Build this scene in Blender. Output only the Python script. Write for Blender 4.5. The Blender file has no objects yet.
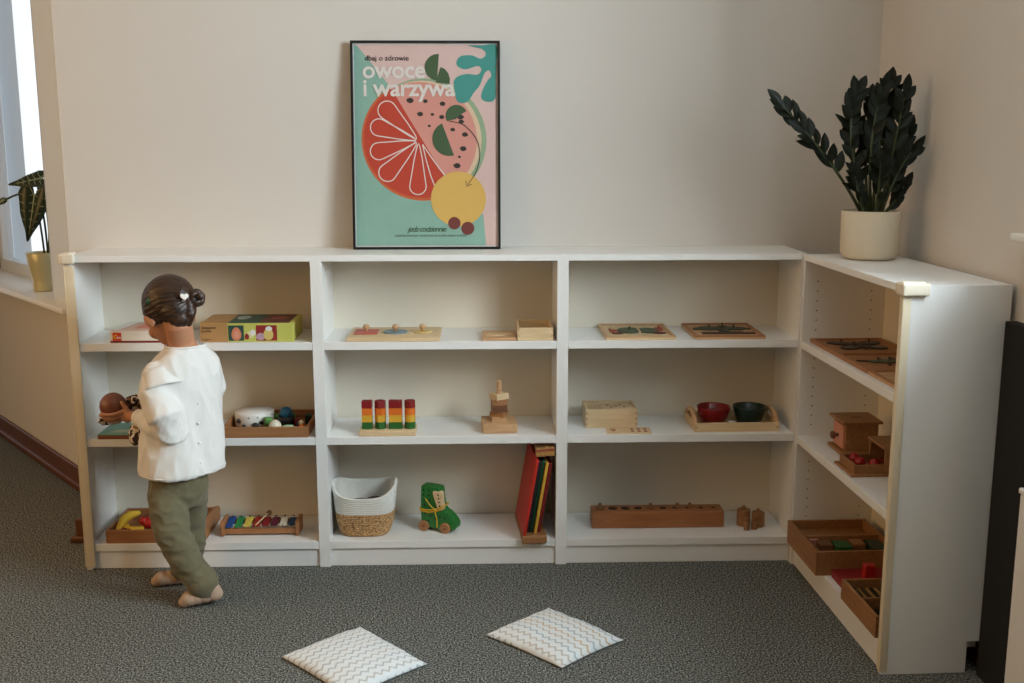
import bpy, bmesh, math, random
from mathutils import Vector, Matrix, Euler, noise
random.seed(7)
sc = bpy.context.scene
COL = sc.collection
PI = math.pi
def R(a): return math.radians(a)

# ------------------------------------------------------------------ camera
cam = bpy.data.cameras.new('camera')
cam_o = bpy.data.objects.new('camera', cam); COL.objects.link(cam_o)
cam.sensor_width = 36.0; cam.lens = 36.0*1083.7/1024
yaw, pitch, roll = -0.0290990, -0.182272, -0.000691
f = Vector((-math.sin(yaw)*math.cos(pitch), math.cos(yaw)*math.cos(pitch), math.sin(pitch)))
r = Vector((math.cos(yaw), math.sin(yaw), 0)); u = r.cross(f)
r2 = math.cos(roll)*r+math.sin(roll)*u; u2 = -math.sin(roll)*r+math.cos(roll)*u
m = Matrix((r2, u2, -f)).transposed().to_4x4(); m.translation = Vector((1.331865, -3.775713, 1.419279))
cam_o.matrix_world = m; cam.clip_start = .05; cam.clip_end = 200
sc.camera = cam_o

# ------------------------------------------------------------------ world, lights, exposure
sc.view_settings.view_transform = 'Standard'; sc.view_settings.look = 'None'
sc.view_settings.exposure = 0.0; sc.view_settings.gamma = 1.0
sc.view_settings.use_curve_mapping = False
w = bpy.data.worlds.new('world'); sc.world = w; w.use_nodes = True
bg = w.node_tree.nodes['Background']; bg.inputs[1].default_value = 1.0
# cool open sky beyond the back of the house, a warm dim room behind the camera
_t = w.node_tree.nodes.new('ShaderNodeTexCoord'); _s = w.node_tree.nodes.new('ShaderNodeSeparateXYZ'); _r = w.node_tree.nodes.new('ShaderNodeValToRGB')
w.node_tree.links.new(_t.outputs['Generated'], _s.inputs[0]); w.node_tree.links.new(_s.outputs[1], _r.inputs[0]); w.node_tree.links.new(_r.outputs[0], bg.inputs[0])
_r.color_ramp.elements[0].position = .1; _r.color_ramp.elements[0].color = (.012, .009, .006, 1)
_r.color_ramp.elements[1].position = .45; _r.color_ramp.elements[1].color = (.60, .635, .65, 1)
def area(name, loc, target, sx, sy, power, col):
    l = bpy.data.lights.new(name, 'AREA'); l.shape = 'RECTANGLE'; l.size = sx; l.size_y = sy; l.energy = power; l.color = col
    o = bpy.data.objects.new(name, l); COL.objects.link(o); o.location = loc
    o.rotation_euler = (Vector(target)-Vector(loc)).to_track_quat('-Z', 'Y').to_euler(); return o
area('window_daylight', (3.30, -2.10, 2.00), (1.2, -2.10, 2.0), 1.5, 1.2, 166, (.80, .93, 1.0))
area('window_daylight_back', (-.53, 1.59, 1.5), (-1.314, .969, 1.5), 2.4, 2.6, 14, (.92, .97, 1.0))
area('warm_room_or_fill_light', (-2.4, -1.1, 1.75), (2.5, -.45, 1.1), .85, .85, 20, (1.0, .58, .25))
area('warm_room_or_fill_light', (-2.4, -3.0, 1.75), (1.5, -.5, .8), 1.2, 1.1, 27, (1.0, .59, .22))  # second warm fill without a fixture, added to warm the shaded sides

# ------------------------------------------------------------------ materials
def _mat(name):
    m = bpy.data.materials.new(name); m.use_nodes = True
    nt = m.node_tree; return m, nt, nt.nodes['Principled BSDF']
def S(c):  # sRGB 0-255 to linear
    return tuple(((x/255)/12.92 if x/255 <= .04045 else ((x/255+.055)/1.055)**2.4) for x in c)
_cache = {}
def plain(name, rgb, rough=.5, var=.06, scale=30, bump=0.0, metal=0, spec=.5, stretch=(1,1,1), sheen=0):
    if name in _cache: return _cache[name]
    m, nt, b = _mat(name); c = S(rgb)
    tc = nt.nodes.new('ShaderNodeTexCoord'); mp = nt.nodes.new('ShaderNodeMapping'); mp.inputs['Scale'].default_value = stretch
    nt.links.new(tc.outputs['Object'], mp.inputs[0])
    n = nt.nodes.new('ShaderNodeTexNoise'); n.inputs['Scale'].default_value = scale; n.inputs['Detail'].default_value = 4
    nt.links.new(mp.outputs[0], n.inputs['Vector'])
    mx = nt.nodes.new('ShaderNodeMix'); mx.data_type = 'RGBA'
    mx.inputs[6].default_value = (*[x*(1-var) for x in c], 1); mx.inputs[7].default_value = (*[min(1, x*(1+var)) for x in c], 1)
    nt.links.new(n.outputs[0], mx.inputs[0]); nt.links.new(mx.outputs[2], b.inputs['Base Color'])
    b.inputs['Roughness'].default_value = rough; b.inputs['Metallic'].default_value = metal
    b.inputs['Specular IOR Level'].default_value = spec
    if sheen: b.inputs['Sheen Weight'].default_value = sheen
    if bump:
        bp = nt.nodes.new('ShaderNodeBump'); bp.inputs['Strength'].default_value = bump; bp.inputs['Distance'].default_value = .003
        nt.links.new(n.outputs[0], bp.inputs['Height']); nt.links.new(bp.outputs[0], b.inputs['Normal'])
    _cache[name] = m; return m
def wood(name, rgb, dark=.72, scale=9, axis=0, rough=.5):
    if name in _cache: return _cache[name]
    m, nt, b = _mat(name); c = S(rgb)
    tc = nt.nodes.new('ShaderNodeTexCoord'); mp = nt.nodes.new('ShaderNodeMapping')
    s = [9.0, 9.0, 9.0]; s[axis] = 1.0; mp.inputs['Scale'].default_value = s
    nt.links.new(tc.outputs['Object'], mp.inputs[0])
    n = nt.nodes.new('ShaderNodeTexNoise'); n.inputs['Scale'].default_value = scale; n.inputs['Detail'].default_value = 5; n.inputs['Distortion'].default_value = .6
    nt.links.new(mp.outputs[0], n.inputs['Vector'])
    rp = nt.nodes.new('ShaderNodeValToRGB'); rp.color_ramp.elements[0].position = .35; rp.color_ramp.elements[1].position = .65
    rp.color_ramp.elements[0].color = (*[c[0]*dark, c[1]*dark*.95, c[2]*dark*.88], 1); rp.color_ramp.elements[1].color = (*c, 1)
    nt.links.new(n.outputs[0], rp.inputs[0]); nt.links.new(rp.outputs[0], b.inputs['Base Color'])
    b.inputs['Roughness'].default_value = rough
    _cache[name] = m; return m

M_wall = plain('wall_paint', (209, 204, 197), .9, .02, 3, .05)
M_ceil = plain('ceiling_paint', (230, 226, 220), .9, .02, 3)
M_white = plain('white_laminate', (236, 235, 232), .38, .012, 200)
M_back = plain('white_backboard', (228, 219, 201), .5, .012, 200)
M_hole = plain('peg_hole_dark', (70, 55, 42), .8)
M_brown = wood('dark_baseboard_wood', (104, 62, 36), .7, 6)
M_guard = plain('cream_foam', (222, 208, 180), .7, .03, 40)
M_cap = plain('ivory_foam', (226, 216, 196), .7, .03, 40)
M_black = plain('black_frame', (18, 17, 16), .4)
M_beech = wood('beech_wood', (204, 164, 122), .84, 9)
M_beechd = wood('amber_wood', (170, 118, 76), .8, 9)
M_lightw = wood('pale_birch_wood', (222, 196, 156), .88, 9)
M_oak = wood('brown_box_wood', (158, 112, 70), .8, 9)
M_walnut = wood('walnut_wood', (120, 78, 52), .7, 9)
M_skin = plain('skin', (184, 130, 98), .5, .04, 25, 0, 0, .35)
_b = M_skin.node_tree.nodes['Principled BSDF']; _b.inputs['Subsurface Weight'].default_value = .12; _b.inputs['Subsurface Radius'].default_value = (.01, .004, .002); _b.inputs['Subsurface Scale'].default_value = .3
M_shirt = plain('white_cotton', (226, 223, 218), .85, .02, 60, .15, sheen=.2)
M_trouser = plain('olive_cotton', (108, 101, 74), .9, .08, 90, .3, sheen=.2)
M_sock = plain('beige_knit', (178, 152, 130), .9, .08, 120, .3)

def C(name, rgb, rough=.45, **k): return plain(name, rgb, rough, **k)
RED = C('red_paint', (176, 30, 26)); DRED = C('dark_red_paint', (118, 16, 16)); GREEN = C('green_paint', (32, 104, 40)); DGREEN = C('dark_green_paint', (14, 48, 34))
YELL = C('yellow_paint', (222, 180, 50)); ORG = C('orange_paint', (222, 112, 28)); BLUE = C('blue_paint', (24, 62, 130)); TEAL = C('teal_paint', (30, 96, 128)); BLK = C('dark_paint', (20, 22, 24))
WHT = C('white_paint', (228, 224, 216)); PALEG = C('pale_green_paint', (168, 198, 160)); PINK = C('pink_paint', (206, 140, 130)); MAROON = C('maroon_paint', (90, 34, 30))

# ------------------------------------------------------------------ mesh builder
class MB:
    def __init__(s): s.bm = bmesh.new(); s.mats = []
    def mi(s, m):
        if m not in s.mats: s.mats.append(m)
        return s.mats.index(m)
    def _fin(s, n0, m, smooth, mat4=None):
        s.bm.verts.ensure_lookup_table()
        vs = s.bm.verts[n0:]
        if mat4 is not None:
            for v in vs: v.co = mat4 @ v.co
        st = set(vs)
        for v in vs:
            for fc in v.link_faces:
                fc.material_index = s.mi(m); fc.smooth = smooth
    def box(s, c, d, m, bev=.0015, rot=None, T=None, seg=1):
        n0 = len(s.bm.verts); q = bmesh.new(); bmesh.ops.create_cube(q, size=1)
        for v in q.verts: v.co = Vector((v.co.x*d[0], v.co.y*d[1], v.co.z*d[2]))
        if bev: bmesh.ops.bevel(q, geom=q.edges[:], offset=min(bev, min(d)*.45), segments=seg, affect='EDGES', profile=.6)
        M = Matrix.Translation(c)
        if rot: M = M @ Euler(rot).to_matrix().to_4x4()
        if T: M = T @ M
        s.merge(q, M, m, seg > 1); return s
    def merge(s, q, M, m, smooth=False):
        mp = {}; k = s.mi(m)
        for v in q.verts: mp[v] = s.bm.verts.new(M @ v.co)
        for fc in q.faces:
            try:
                nf = s.bm.faces.new([mp[v] for v in fc.verts]); nf.material_index = k; nf.smooth = smooth
            except ValueError: pass
        q.free()
    def lathe(s, prof, m, c=(0,0,0), n=28, rot=None, T=None, smooth=True):
        q = bmesh.new(); rings = []
        for (rr, z) in prof:
            if rr < 1e-6: rings.append([q.verts.new((0, 0, z))])
            else: rings.append([q.verts.new((rr*math.cos(2*PI*i/n), rr*math.sin(2*PI*i/n), z)) for i in range(n)])
        for a, b in zip(rings, rings[1:]):
            for i in range(n):
                j = (i+1) % n
                if len(a) == 1 and len(b) == 1: continue
                if len(a) == 1: q.faces.new((a[0], b[j], b[i]))
                elif len(b) == 1: q.faces.new((a[i], a[j], b[0]))
                else: q.faces.new((a[i], a[j], b[j], b[i]))
        bmesh.ops.recalc_face_normals(q, faces=q.faces[:])
        M = Matrix.Translation(c)
        if rot: M = M @ Euler(rot).to_matrix().to_4x4()
        if T: M = T @ M
        s.merge(q, M, m, smooth); return s
    def cyl(s, c, rr, h, m, n=24, rot=None, T=None, bev=.001):
        b = min(bev, rr*.3, h*.3)
        return s.lathe([(0, -h/2), (rr-b, -h/2), (rr, -h/2+b), (rr, h/2-b), (rr-b, h/2), (0, h/2)], m, c, n, rot, T, smooth=False)
    def ball(s, c, rad, m, n=20, rot=None, T=None):
        if not hasattr(rad, '__len__'): rad = (rad,)*3
        q = bmesh.new(); bmesh.ops.create_uvsphere(q, u_segments=n, v_segments=max(8, n*2//3), radius=1)
        M = Matrix.Translation(c)
        if rot: M = M @ Euler(rot).to_matrix().to_4x4()
        M = M @ Matrix.Diagonal((*rad, 1))
        if T: M = T @ M
        s.merge(q, M, m, True); return s
    def tube(s, pts, rad, m, n=10, T=None, caps=True, flat=1.0):
        pts = [Vector(p) for p in pts]
        if not hasattr(rad, '__len__'): rad = [rad]*len(pts)
        q = bmesh.new(); rings = []; prev = None
        for i, p in enumerate(pts):
            t = (pts[min(i+1, len(pts)-1)]-pts[max(i-1, 0)]).normalized()
            if prev is None:
                a = Vector((0, 0, 1)) if abs(t.z) < .9 else Vector((1, 0, 0)); nn = (a - t*a.dot(t)).normalized()
            else: nn = (prev - t*prev.dot(t)).normalized()
            prev = nn; bb = t.cross(nn)
            rings.append([q.verts.new(p+rad[i]*(nn*math.cos(2*PI*k/n)+bb*flat*math.sin(2*PI*k/n))) for k in range(n)])
        for a, b in zip(rings, rings[1:]):
            for i in range(n): q.faces.new((a[i], a[(i+1) % n], b[(i+1) % n], b[i]))
        if caps:
            for rg, p, sg, rr, i in ((rings[0], pts[0], -1, rad[0], 0), (rings[-1], pts[-1], 1, rad[-1], -1)):
                t = (pts[1]-pts[0]).normalized() if i == 0 else (pts[-1]-pts[-2]).normalized()
                pr = rg
                for ang in (35, 65):
                    nr = [q.verts.new(p+(v.co-p)*math.cos(R(ang))+t*sg*rr*math.sin(R(ang))) for v in rg]
                    for k in range(n): q.faces.new((pr[k], pr[(k+1) % n], nr[(k+1) % n], nr[k]))
                    pr = nr
                q.faces.new(pr)
        bmesh.ops.recalc_face_normals(q, faces=q.faces[:])
        s.merge(q, T or Matrix.Identity(4), m, True); return s
    def loft(s, rings, m, T=None, caps=True, smooth=True):
        q = bmesh.new(); rr = [[q.verts.new(p) for p in rg] for rg in rings]; n = len(rr[0])
        for a, b in zip(rr, rr[1:]):
            for i in range(n): q.faces.new((a[i], a[(i+1) % n], b[(i+1) % n], b[i]))
        if caps: q.faces.new(rr[0]); q.faces.new(rr[-1])
        bmesh.ops.recalc_face_normals(q, faces=q.faces[:])
        s.merge(q, T or Matrix.Identity(4), m, smooth); return s
    def prism(s, pts, z0, z1, m, T=None, bev=0):   # pts 2D, extruded along local z
        q = bmesh.new()
        a = [q.verts.new((x, y, z0)) for x, y in pts]; fc = q.faces.new(a)
        ex = bmesh.ops.extrude_face_region(q, geom=[fc]); 
        for v in ex['geom']:
            if isinstance(v, bmesh.types.BMVert): v.co.z = z1
        bmesh.ops.recalc_face_normals(q, faces=q.faces[:])
        if bev: bmesh.ops.bevel(q, geom=[e for e in q.edges if len(e.link_faces) == 2 and e.calc_face_angle(0) > .6], offset=bev, segments=2, affect='EDGES')
        bmesh.ops.triangulate(q, faces=[fc for fc in q.faces if len(fc.verts) > 4])
        s.merge(q, T or Matrix.Identity(4), m, False); return s
    def build(s, name, parent=None):
        me = bpy.data.meshes.new(name); s.bm.to_mesh(me); s.bm.free()
        for mm in s.mats: me.materials.append(mm)
        o = bpy.data.objects.new(name, me); COL.objects.link(o)
        if parent is not None: o.parent = parent
        return o
def tag(o, label=None, cat=None, group=None, kind=None):
    if label: o['label'] = label
    if cat: o['category'] = cat
    if group: o['group'] = group
    if kind: o['kind'] = kind
    return o
def thing(name, loc, label, cat, rz=0, group=None, rot=None):
    o = bpy.data.objects.new(name, None); COL.objects.link(o); o.location = loc
    o.rotation_euler = rot if rot else (0, 0, rz); o.empty_display_size = .02
    return tag(o, label, cat, group)
def place(o, loc, rz=0, rot=None): o.location = loc; o.rotation_euler = rot if rot else (0, 0, rz); return o
def copy_tree(o, parent=None):
    c = o.copy(); COL.objects.link(c)
    if parent is not None: c.parent = parent
    for ch in [x for x in COL.objects if x.parent == o]: copy_tree(ch, c)
    return c
def struct(o): o['kind'] = 'structure'; return o
def fuse(mb, name, mat, voxel, smooth=4, fn=None, parent=None):
    """union of overlapping shapes as one continuous skin"""
    o = mb.build(name); 
    md = o.modifiers.new('r', 'REMESH'); md.mode = 'VOXEL'; md.voxel_size = voxel
    if smooth: ms = o.modifiers.new('s', 'SMOOTH'); ms.factor = .5; ms.iterations = smooth
    dg = bpy.context.evaluated_depsgraph_get(); dg.update()
    me = bpy.data.meshes.new_from_object(o.evaluated_get(dg)); old = o.data
    o.modifiers.clear(); o.data = me; bpy.data.meshes.remove(old); me.name = name
    me.materials.clear(); me.materials.append(mat)
    for p in me.polygons: p.use_smooth = True; p.material_index = 0
    if fn:
        nrm = [v.normal.copy() for v in me.vertices]
        for v, nn in zip(me.vertices, nrm): v.co = fn(v.co, nn)
    if parent is not None: o.parent = parent
    return o
def text(body, size, mat, name, parent, T, bold=0.0, extr=.00002, align='LEFT', shear=0, space=1.0):
    cu = bpy.data.curves.new(name, 'FONT'); cu.body = body; cu.size = size; cu.offset = bold; cu.extrude = extr
    cu.align_x = align; cu.shear = shear; cu.space_character = space; cu.resolution_u = 4
    o = bpy.data.objects.new(name, cu); COL.objects.link(o)
    dg = bpy.context.evaluated_depsgraph_get(); dg.update()
    me = bpy.data.meshes.new_from_object(o.evaluated_get(dg)); bpy.data.objects.remove(o); bpy.data.curves.remove(cu)
    me.transform(T); me.materials.clear(); me.materials.append(mat); me.name = name
    o = bpy.data.objects.new(name, me); COL.objects.link(o); o.parent = parent; return o
FRONT = Matrix.Rotation(R(90), 4, 'X')     # xy plane turned to face -y, its y up

# ------------------------------------------------------------------ the room
WX = 2.70     # right wall
def quadwall(name, pts, m):
    b = MB(); q = bmesh.new(); q.faces.new([q.verts.new(p) for p in pts]); b.merge(q, Matrix.Identity(4), m); return struct(b.build(name))
# carpet
mc, nt, b = _mat('carpet_grey')
tc = nt.nodes.new('ShaderNodeTexCoord')
n1 = nt.nodes.new('ShaderNodeTexNoise'); n1.inputs['Scale'].default_value = 190; n1.inputs['Detail'].default_value = 2; n1.inputs['Roughness'].default_value = .8
n2 = nt.nodes.new('ShaderNodeTexVoronoi'); n2.inputs['Scale'].default_value = 130
n3 = nt.nodes.new('ShaderNodeTexNoise'); n3.inputs['Scale'].default_value = 2.5
for n_ in (n1, n2, n3): nt.links.new(tc.outputs['Object'], n_.inputs['Vector'])
rp = nt.nodes.new('ShaderNodeValToRGB'); e = rp.color_ramp.elements
e[0].position = .38; e[0].color = (*S((30, 31, 29)), 1); e[1].position = .64; e[1].color = (*S((172, 173, 167)), 1)
em = rp.color_ramp.elements.new(.5); em.color = (*S((88, 90, 86)), 1)
nt.links.new(n1.outputs[0], rp.inputs[0]); nt.links.new(rp.outputs[0], b.inputs['Base Color'])
b.inputs['Roughness'].default_value = 1; b.inputs['Specular IOR Level'].default_value = .1
bp = nt.nodes.new('ShaderNodeBump'); bp.inputs['Strength'].default_value = .6; bp.inputs['Distance'].default_value = .004
nt.links.new(n2.outputs[0], bp.inputs['Height']); nt.links.new(bp.outputs[0], b.inputs['Normal'])
bb = MB(); bb.box((-.4, -2.0, -.05), (8.2, 10.2, .1), mc, 0); struct(bb.build('floor'))
bb = MB(); bb.box((-.0, -1.5, 2.75), (5.9, 8.6, .1), M_ceil, 0); struct(bb.build('ceiling'))
# back wall with its outer corner at the left, a short return, then the angled window wall
XL = -.088
bb = MB(); bb.box(((XL+WX+.1)/2, .17, 1.35), (WX+.1-XL, .34, 2.7), M_wall, .002); struct(bb.build('wall_back'))
bb = MB(); bb.box(((XL+WX)/2-.022, -.008, .042), (WX-XL+.044, .016, .085), M_brown, .003); bb.box(((XL+WX)/2-.030, -.016, .012), (WX-XL+.060, .032, .024), M_brown, .006, seg=2)
struct(bb.build('baseboard_back'))
# angled wall: local x runs along the wall away from the camera, local y = thickness away from the room
A0 = Vector((-.087, .300, 0)); ang = math.atan2(.838, -.664)
W4 = Matrix.Translation(A0) @ Matrix.Rotation(ang, 4, 'Z')
def wl(u, v, z): return (u, v, z)
O0, O1, ZS, ZT = .55, 1.86, .775, 2.35      # opening along the wall
bb = MB()
t = -.20   # thickness direction (behind the wall face is local -y after rotation)
def wbox(mb, u0, u1, v0, v1, z0, z1, m, bev=.001, seg=1): mb.box(((u0+u1)/2, (v0+v1)/2, (z0+z1)/2), (abs(u1-u0), abs(v1-v0), z1-z0), m, bev, T=W4, seg=seg)
wbox(bb, .0, O0, t, 0, 0, 2.7, M_wall); wbox(bb, O1, 3.4, t, 0, 0, 2.7, M_wall)
bb.mi(M_wall)
wbox(bb, O0, O1, t, 0, 0, ZS-.02, M_wall); wbox(bb, O0, O1, t, 0, ZT, 2.7, M_wall)
struct(bb.build('wall_left'))
bb = MB(); wbox(bb, .02, 3.4, .0, .016, 0, .092, M_brown, .004); wbox(bb, .02, 3.4, .0, .032, 0, .03, M_brown, .008, 2); struct(bb.build('baseboard_left'))
M_sill = plain('sill_paint', (236, 236, 232), .3, .01)
M_frame = plain('window_frame_paint', (222, 230, 238), .35, .01)
root = thing('window_1', (0, 0, 0), None, None); struct(root)
bb = MB(); wbox(bb, O0-.30, O1+.05, -.30, .075, ZS-.02, ZS+.004, M_sill, .006, 2); bb.build('window_sill', root)
bb = MB(); wbox(bb, -.05, O0, -.001, .012, ZS+.004, 2.7, M_frame, .002); wbox(bb, O0-.012, O0, -.3, .012, ZS+.004, ZT, M_frame, .002); wbox(bb, O1, O1+.012, -.3, .002, ZS+.004, ZT, M_frame, .002); bb.build('window_lining', root)
bb = MB()
for (a, c, z0, z1) in ((O0, O0+.05, ZS, ZT), (O1-.05, O1, ZS, ZT), (O0, O1, ZS, ZS+.06), (O0, O1, ZT-.06, ZT)): wbox(bb, a, c, -.20, -.14, z0, z1, M_frame, .004)
bb.build('window_frame', root)
mg, nt, b = _mat('window_glass'); b.inputs['Transmission Weight'].default_value = 1; b.inputs['Roughness'].default_value = 0; b.inputs['IOR'].default_value = 1.02
bb = MB(); wbox(bb, O0+.02, O1-.02, -.172, -.168, ZS+.02, ZT-.02, mg, 0); bb.build('window_pane', root)
# right wall with its window (the opening starts just out of the picture)
Y0, Y1, RZ0, RZ1 = -1.30, -2.80, 1.19, 2.55
bb = MB()
def rw(y0, y1, z0, z1, m=M_wall): bb.box((WX+.15, (y0+y1)/2, (z0+z1)/2), (.30, abs(y1-y0), z1-z0), m, .001)
rw(.3, Y0, 0, 2.7); rw(Y1, -6, 0, 2.7); rw(Y0, Y1, 0, RZ0-.02); rw(Y0, Y1, RZ1, 2.7)
struct(bb.build('wall_right'))
bb = MB(); bb.box((WX-.008, -3.0, .042), (.016, 5.97, .085), M_brown, .003); struct(bb.build('baseboard_right'))
root = thing('window_2', (0, 0, 0), None, None); struct(root)
bb = MB(); bb.box((2.770, -1.99, RZ0-.005), (.24, 1.76, .022), M_sill, .006, seg=2); bb.build('window_sill', root)
bb = MB()
for (a, c, z0, z1) in ((Y0, Y0-.06, RZ0, RZ1), (Y1, Y1+.06, RZ0, RZ1), (Y0, Y1, RZ0+.004, RZ0+.07), (Y0, Y1, RZ1-.06, RZ1), (-1.96, -2.02, RZ0, RZ1)): bb.box((2.90, (a+c)/2, (z0+z1)/2), (.06, abs(a-c), z1-z0), M_frame, .004)
bb.build('window_frame', root)

# ------------------------------------------------------------------ bookcases
TP = .0185
Z1, Z2, Z3 = .775, .454, .090
def bookcase(loc, rz, label, holes=False):
    t = thing('bookcase', loc, label, 'bookcase', rz, 'low white bookcases')
    for k, x in ((0, TP/2), (1, .8-TP/2)):
        b_ = MB()
        # notched at the back for the baseboard
        pts = [(-.28, 0), (-.045, 0), (-.045, .09), (0, .09), (0, 1.06), (-.28, 1.06)]
        T = Matrix.Translation((x-TP/2, 0, 0)) @ Matrix(((0,0,1,0),(1,0,0,0),(0,1,0,0),(0,0,0,1)))
        b_.prism(pts, 0, TP, M_white, T, bev=.0007)
        sx = x+(TP/2+.0002)*(1 if k == 0 else -1)
        for yy in ((-.235, -.055) if holes else ()):
            for i in range(27):
                z = .14+i*.032
                if abs(z-Z1+.01) < .02 or abs(z-Z2+.01) < .02: continue
                b_.cyl((sx, yy, z), .0024, .0004, M_hole, 8, (0, R(90), 0))
        b_.build('side_panel', t)
    b_ = MB(); b_.box((.4, -.14, 1.06-.010), (.8-2*TP, .28, .020), M_white, .0008); b_.build('top_panel', t)
    b_ = MB(); b_.box((.4, -.006, .57), (.8-2*TP, .006, .96), M_back, 0); b_.build('back_panel', t)
    for z in (Z1, Z2, Z3):
        b_ = MB(); b_.box((.4, -.145, z-.013), (.8-2*TP-.001, .268, .026), M_white, .001); b_.build('shelf', t)
    b_ = MB(); b_.box((.4, -.262, (Z3-.026)/2), (.8-2*TP, .018, Z3-.028), M_white, .0008); b_.build('plinth', t)
    return t
bookcase((0, 0, 0), 0, 'low white bookcase at the left end, the one the child stands at')
bookcase((.8, 0, 0), 0, 'low white bookcase with the framed fruit poster standing on top')
bookcase((1.600, 0, 0), 0, 'low white bookcase in the corner holding the red and green bowls')
# fourth: turned so that its open front looks to the left
RZ4 = R(-90) + math.atan2(.022, .8)
L4 = Vector((2.384, -.286, 0))
u4 = Vector((math.cos(RZ4), math.sin(RZ4), 0)); v4 = Vector((-math.sin(RZ4), math.cos(RZ4), 0))
bookcase(L4 + v4*.28, RZ4, 'low white bookcase turned sideways along the right wall under the dark plant', True)
def u4p(u, d, z):   # u along its front from the far end, d depth behind its front
    return L4 + u4*u + v4*d + Vector((0, 0, z))
# foam edge guards
def edge_guard(p, h, label, rz=0, wf=.030, ws=.030):
    b_ = MB(); g = .0045
    b_.box((-.015+wf/2, -g/2, h/2), (wf, g, h), M_guard, .002, seg=2); b_.box((-.015-g/2+.001, ws/2-.005, h/2), (g, ws, h), M_guard, .002, seg=2)
    o = b_.build('edge_guard'); place(o, p, rz); tag(o, label, 'edge guard', 'cream foam edge guards'); return o
edge_guard((.0155, -.2803, .01), 1.02, 'cream foam edge guard down the front edge at far left of the bookcases')
pc = u4p(.8, 0, 0)
edge_guard(pc - u4*.0155 - v4*.0003 + Vector((0, 0, .01)), 1.02, 'cream foam edge guard down the front edge of the sideways bookcase', RZ4, .018, .022).scale = (-1, 1, 1)
def corner_guard(p, label, rz, sx=1):
    b_ = MB()
    b_.box((.013, -.006, -.009), (.042, .014, .032), M_cap, .006, seg=3); b_.box((-.009, .024, -.009), (.014, .072, .032), M_cap, .006, seg=3)
    b_.box((.007, .020, .0055), (.030, .060, .010), M_cap, .004, seg=3)
    o = b_.build('corner_guard'); place(o, p, rz); o.scale = (sx, 1, 1); tag(o, label, 'corner guard', 'cream foam corner guards'); return o
corner_guard((0, -.28, 1.06), 'cream foam corner guard at the left end of the bookcase row', 0)
corner_guard(pc + Vector((0, 0, 1.06)), 'cream foam corner guard on the top corner of the sideways bookcase', RZ4, -1)

# white cabinet at the right edge
t = thing('cabinet', (2.678, -1.28, 0), 'white low cabinet cut off by the right edge of the picture', 'cabinet')
b_ = MB(); b_.box((-.008, -.3, .30), (.04, .62, .54), M_white, .003); b_.build('body', t)
b_ = MB(); b_.box((-.008, -.3, .578), (.046, .63, .015), M_white, .003); b_.build('top', t)
for y in (-.1, -.5):
    b_ = MB(); b_.box((-.008, y, .015), (.03, .03, .03), BLK, .003); b_.build('foot', t)

t = MB(); t.box((2.681, -1.178, .485), (.032, .17, .97), plain('matt_black', (16, 15, 14), .9), .002); tag(t.build('dark_gap_filler'), 'added black upright panel in the gap between the sideways bookcase and the white cabinet', 'filler')  # black box added to stand in for the darkness of the gap

# ------------------------------------------------------------------ poster
def pp(X, Y): return ((X-259)/430*.476, (655-Y)/611*.676+.012)
t = thing('poster', (1.151, -.088, 1.0605), 'framed print of fruit with the words owoce i warzywa leaning on the wall', 'poster', rot=(R(-5.4), 0, 0))
t.scale = (1, 1, .991)
b_ = MB()
for c, d in (((0, 0, .004), (.5, .018, .008)), ((0, 0, .696), (.5, .018, .008)), ((-.246, 0, .35), (.008, .018, .684)), ((.246, 0, .35), (.008, .018, .684))): b_.box(c, d, M_black, .001)
b_.build('frame', t)
b_ = MB(); b_.box((0, .004, .35), (.49, .004, .69), C('poster_white', (207, 204, 200), .6), 0)
P_pink = C('poster_pink', (207, 178, 172), .6, var=.03); P_sal = C('poster_salmon', (204, 140, 127), .6, var=.03); P_red = C('poster_red', (181, 60, 39), .6, var=.05)
P_org = C('poster_orange', (190, 91, 50), .6); P_rind = C('poster_rind', (139, 161, 129), .6); P_leaf = C('poster_leaf', (61, 86, 54), .6); P_teal = C('poster_teal', (62, 141, 132), .6, var=.04)
P_mint = plain('poster_mint', (130, 169, 155), .6, .14, 9); P_yel = C('poster_yellow', (209, 169, 88), .6, var=.05); P_mar = C('poster_maroon', (108, 49, 44), .6); P_ink = C('poster_ink', (41, 37, 33), .6); P_txt = C('poster_text', (212, 206, 200), .6)
lay = [0.0030]
def flat(pts, m, dz=.00012):
    lay[0] += .00005
    T = Matrix.Translation((0, -lay[0]+.0045, 0)) @ FRONT
    b_.prism([pp(*p) for p in pts], 0, .00003, m, T)
def circ(cx, cy, rr, a0=0, a1=360, n=48): return [(cx+rr*math.cos(R(a0+(a1-a0)*i/n)), cy+rr*math.sin(R(a0+(a1-a0)*i/n))) for i in range(n+(0 if a1-a0 == 360 else 1))]
def cat(pts, n=6, closed=True):
    out = []; N = len(pts)
    for i in range(N if closed else N-1):
        p0, p1, p2, p3 = (Vector(pts[(i+k-1) % N] if closed else pts[max(0, min(N-1, i+k-1))]) for k in range(4))
        for j in range(n):
            s = j/n; out.append(.5*((2*p1)+(p2-p0)*s+(2*p0-5*p1+4*p2-p3)*s*s+(3*p1-p0-3*p2+p3)*s**3))
    if not closed: out.append(Vector(pts[-1]))
    return out
def cat2(pts, n=6): return [(v.x, v.y) for v in cat([Vector((*p, 0)) for p in pts], n)]
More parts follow.
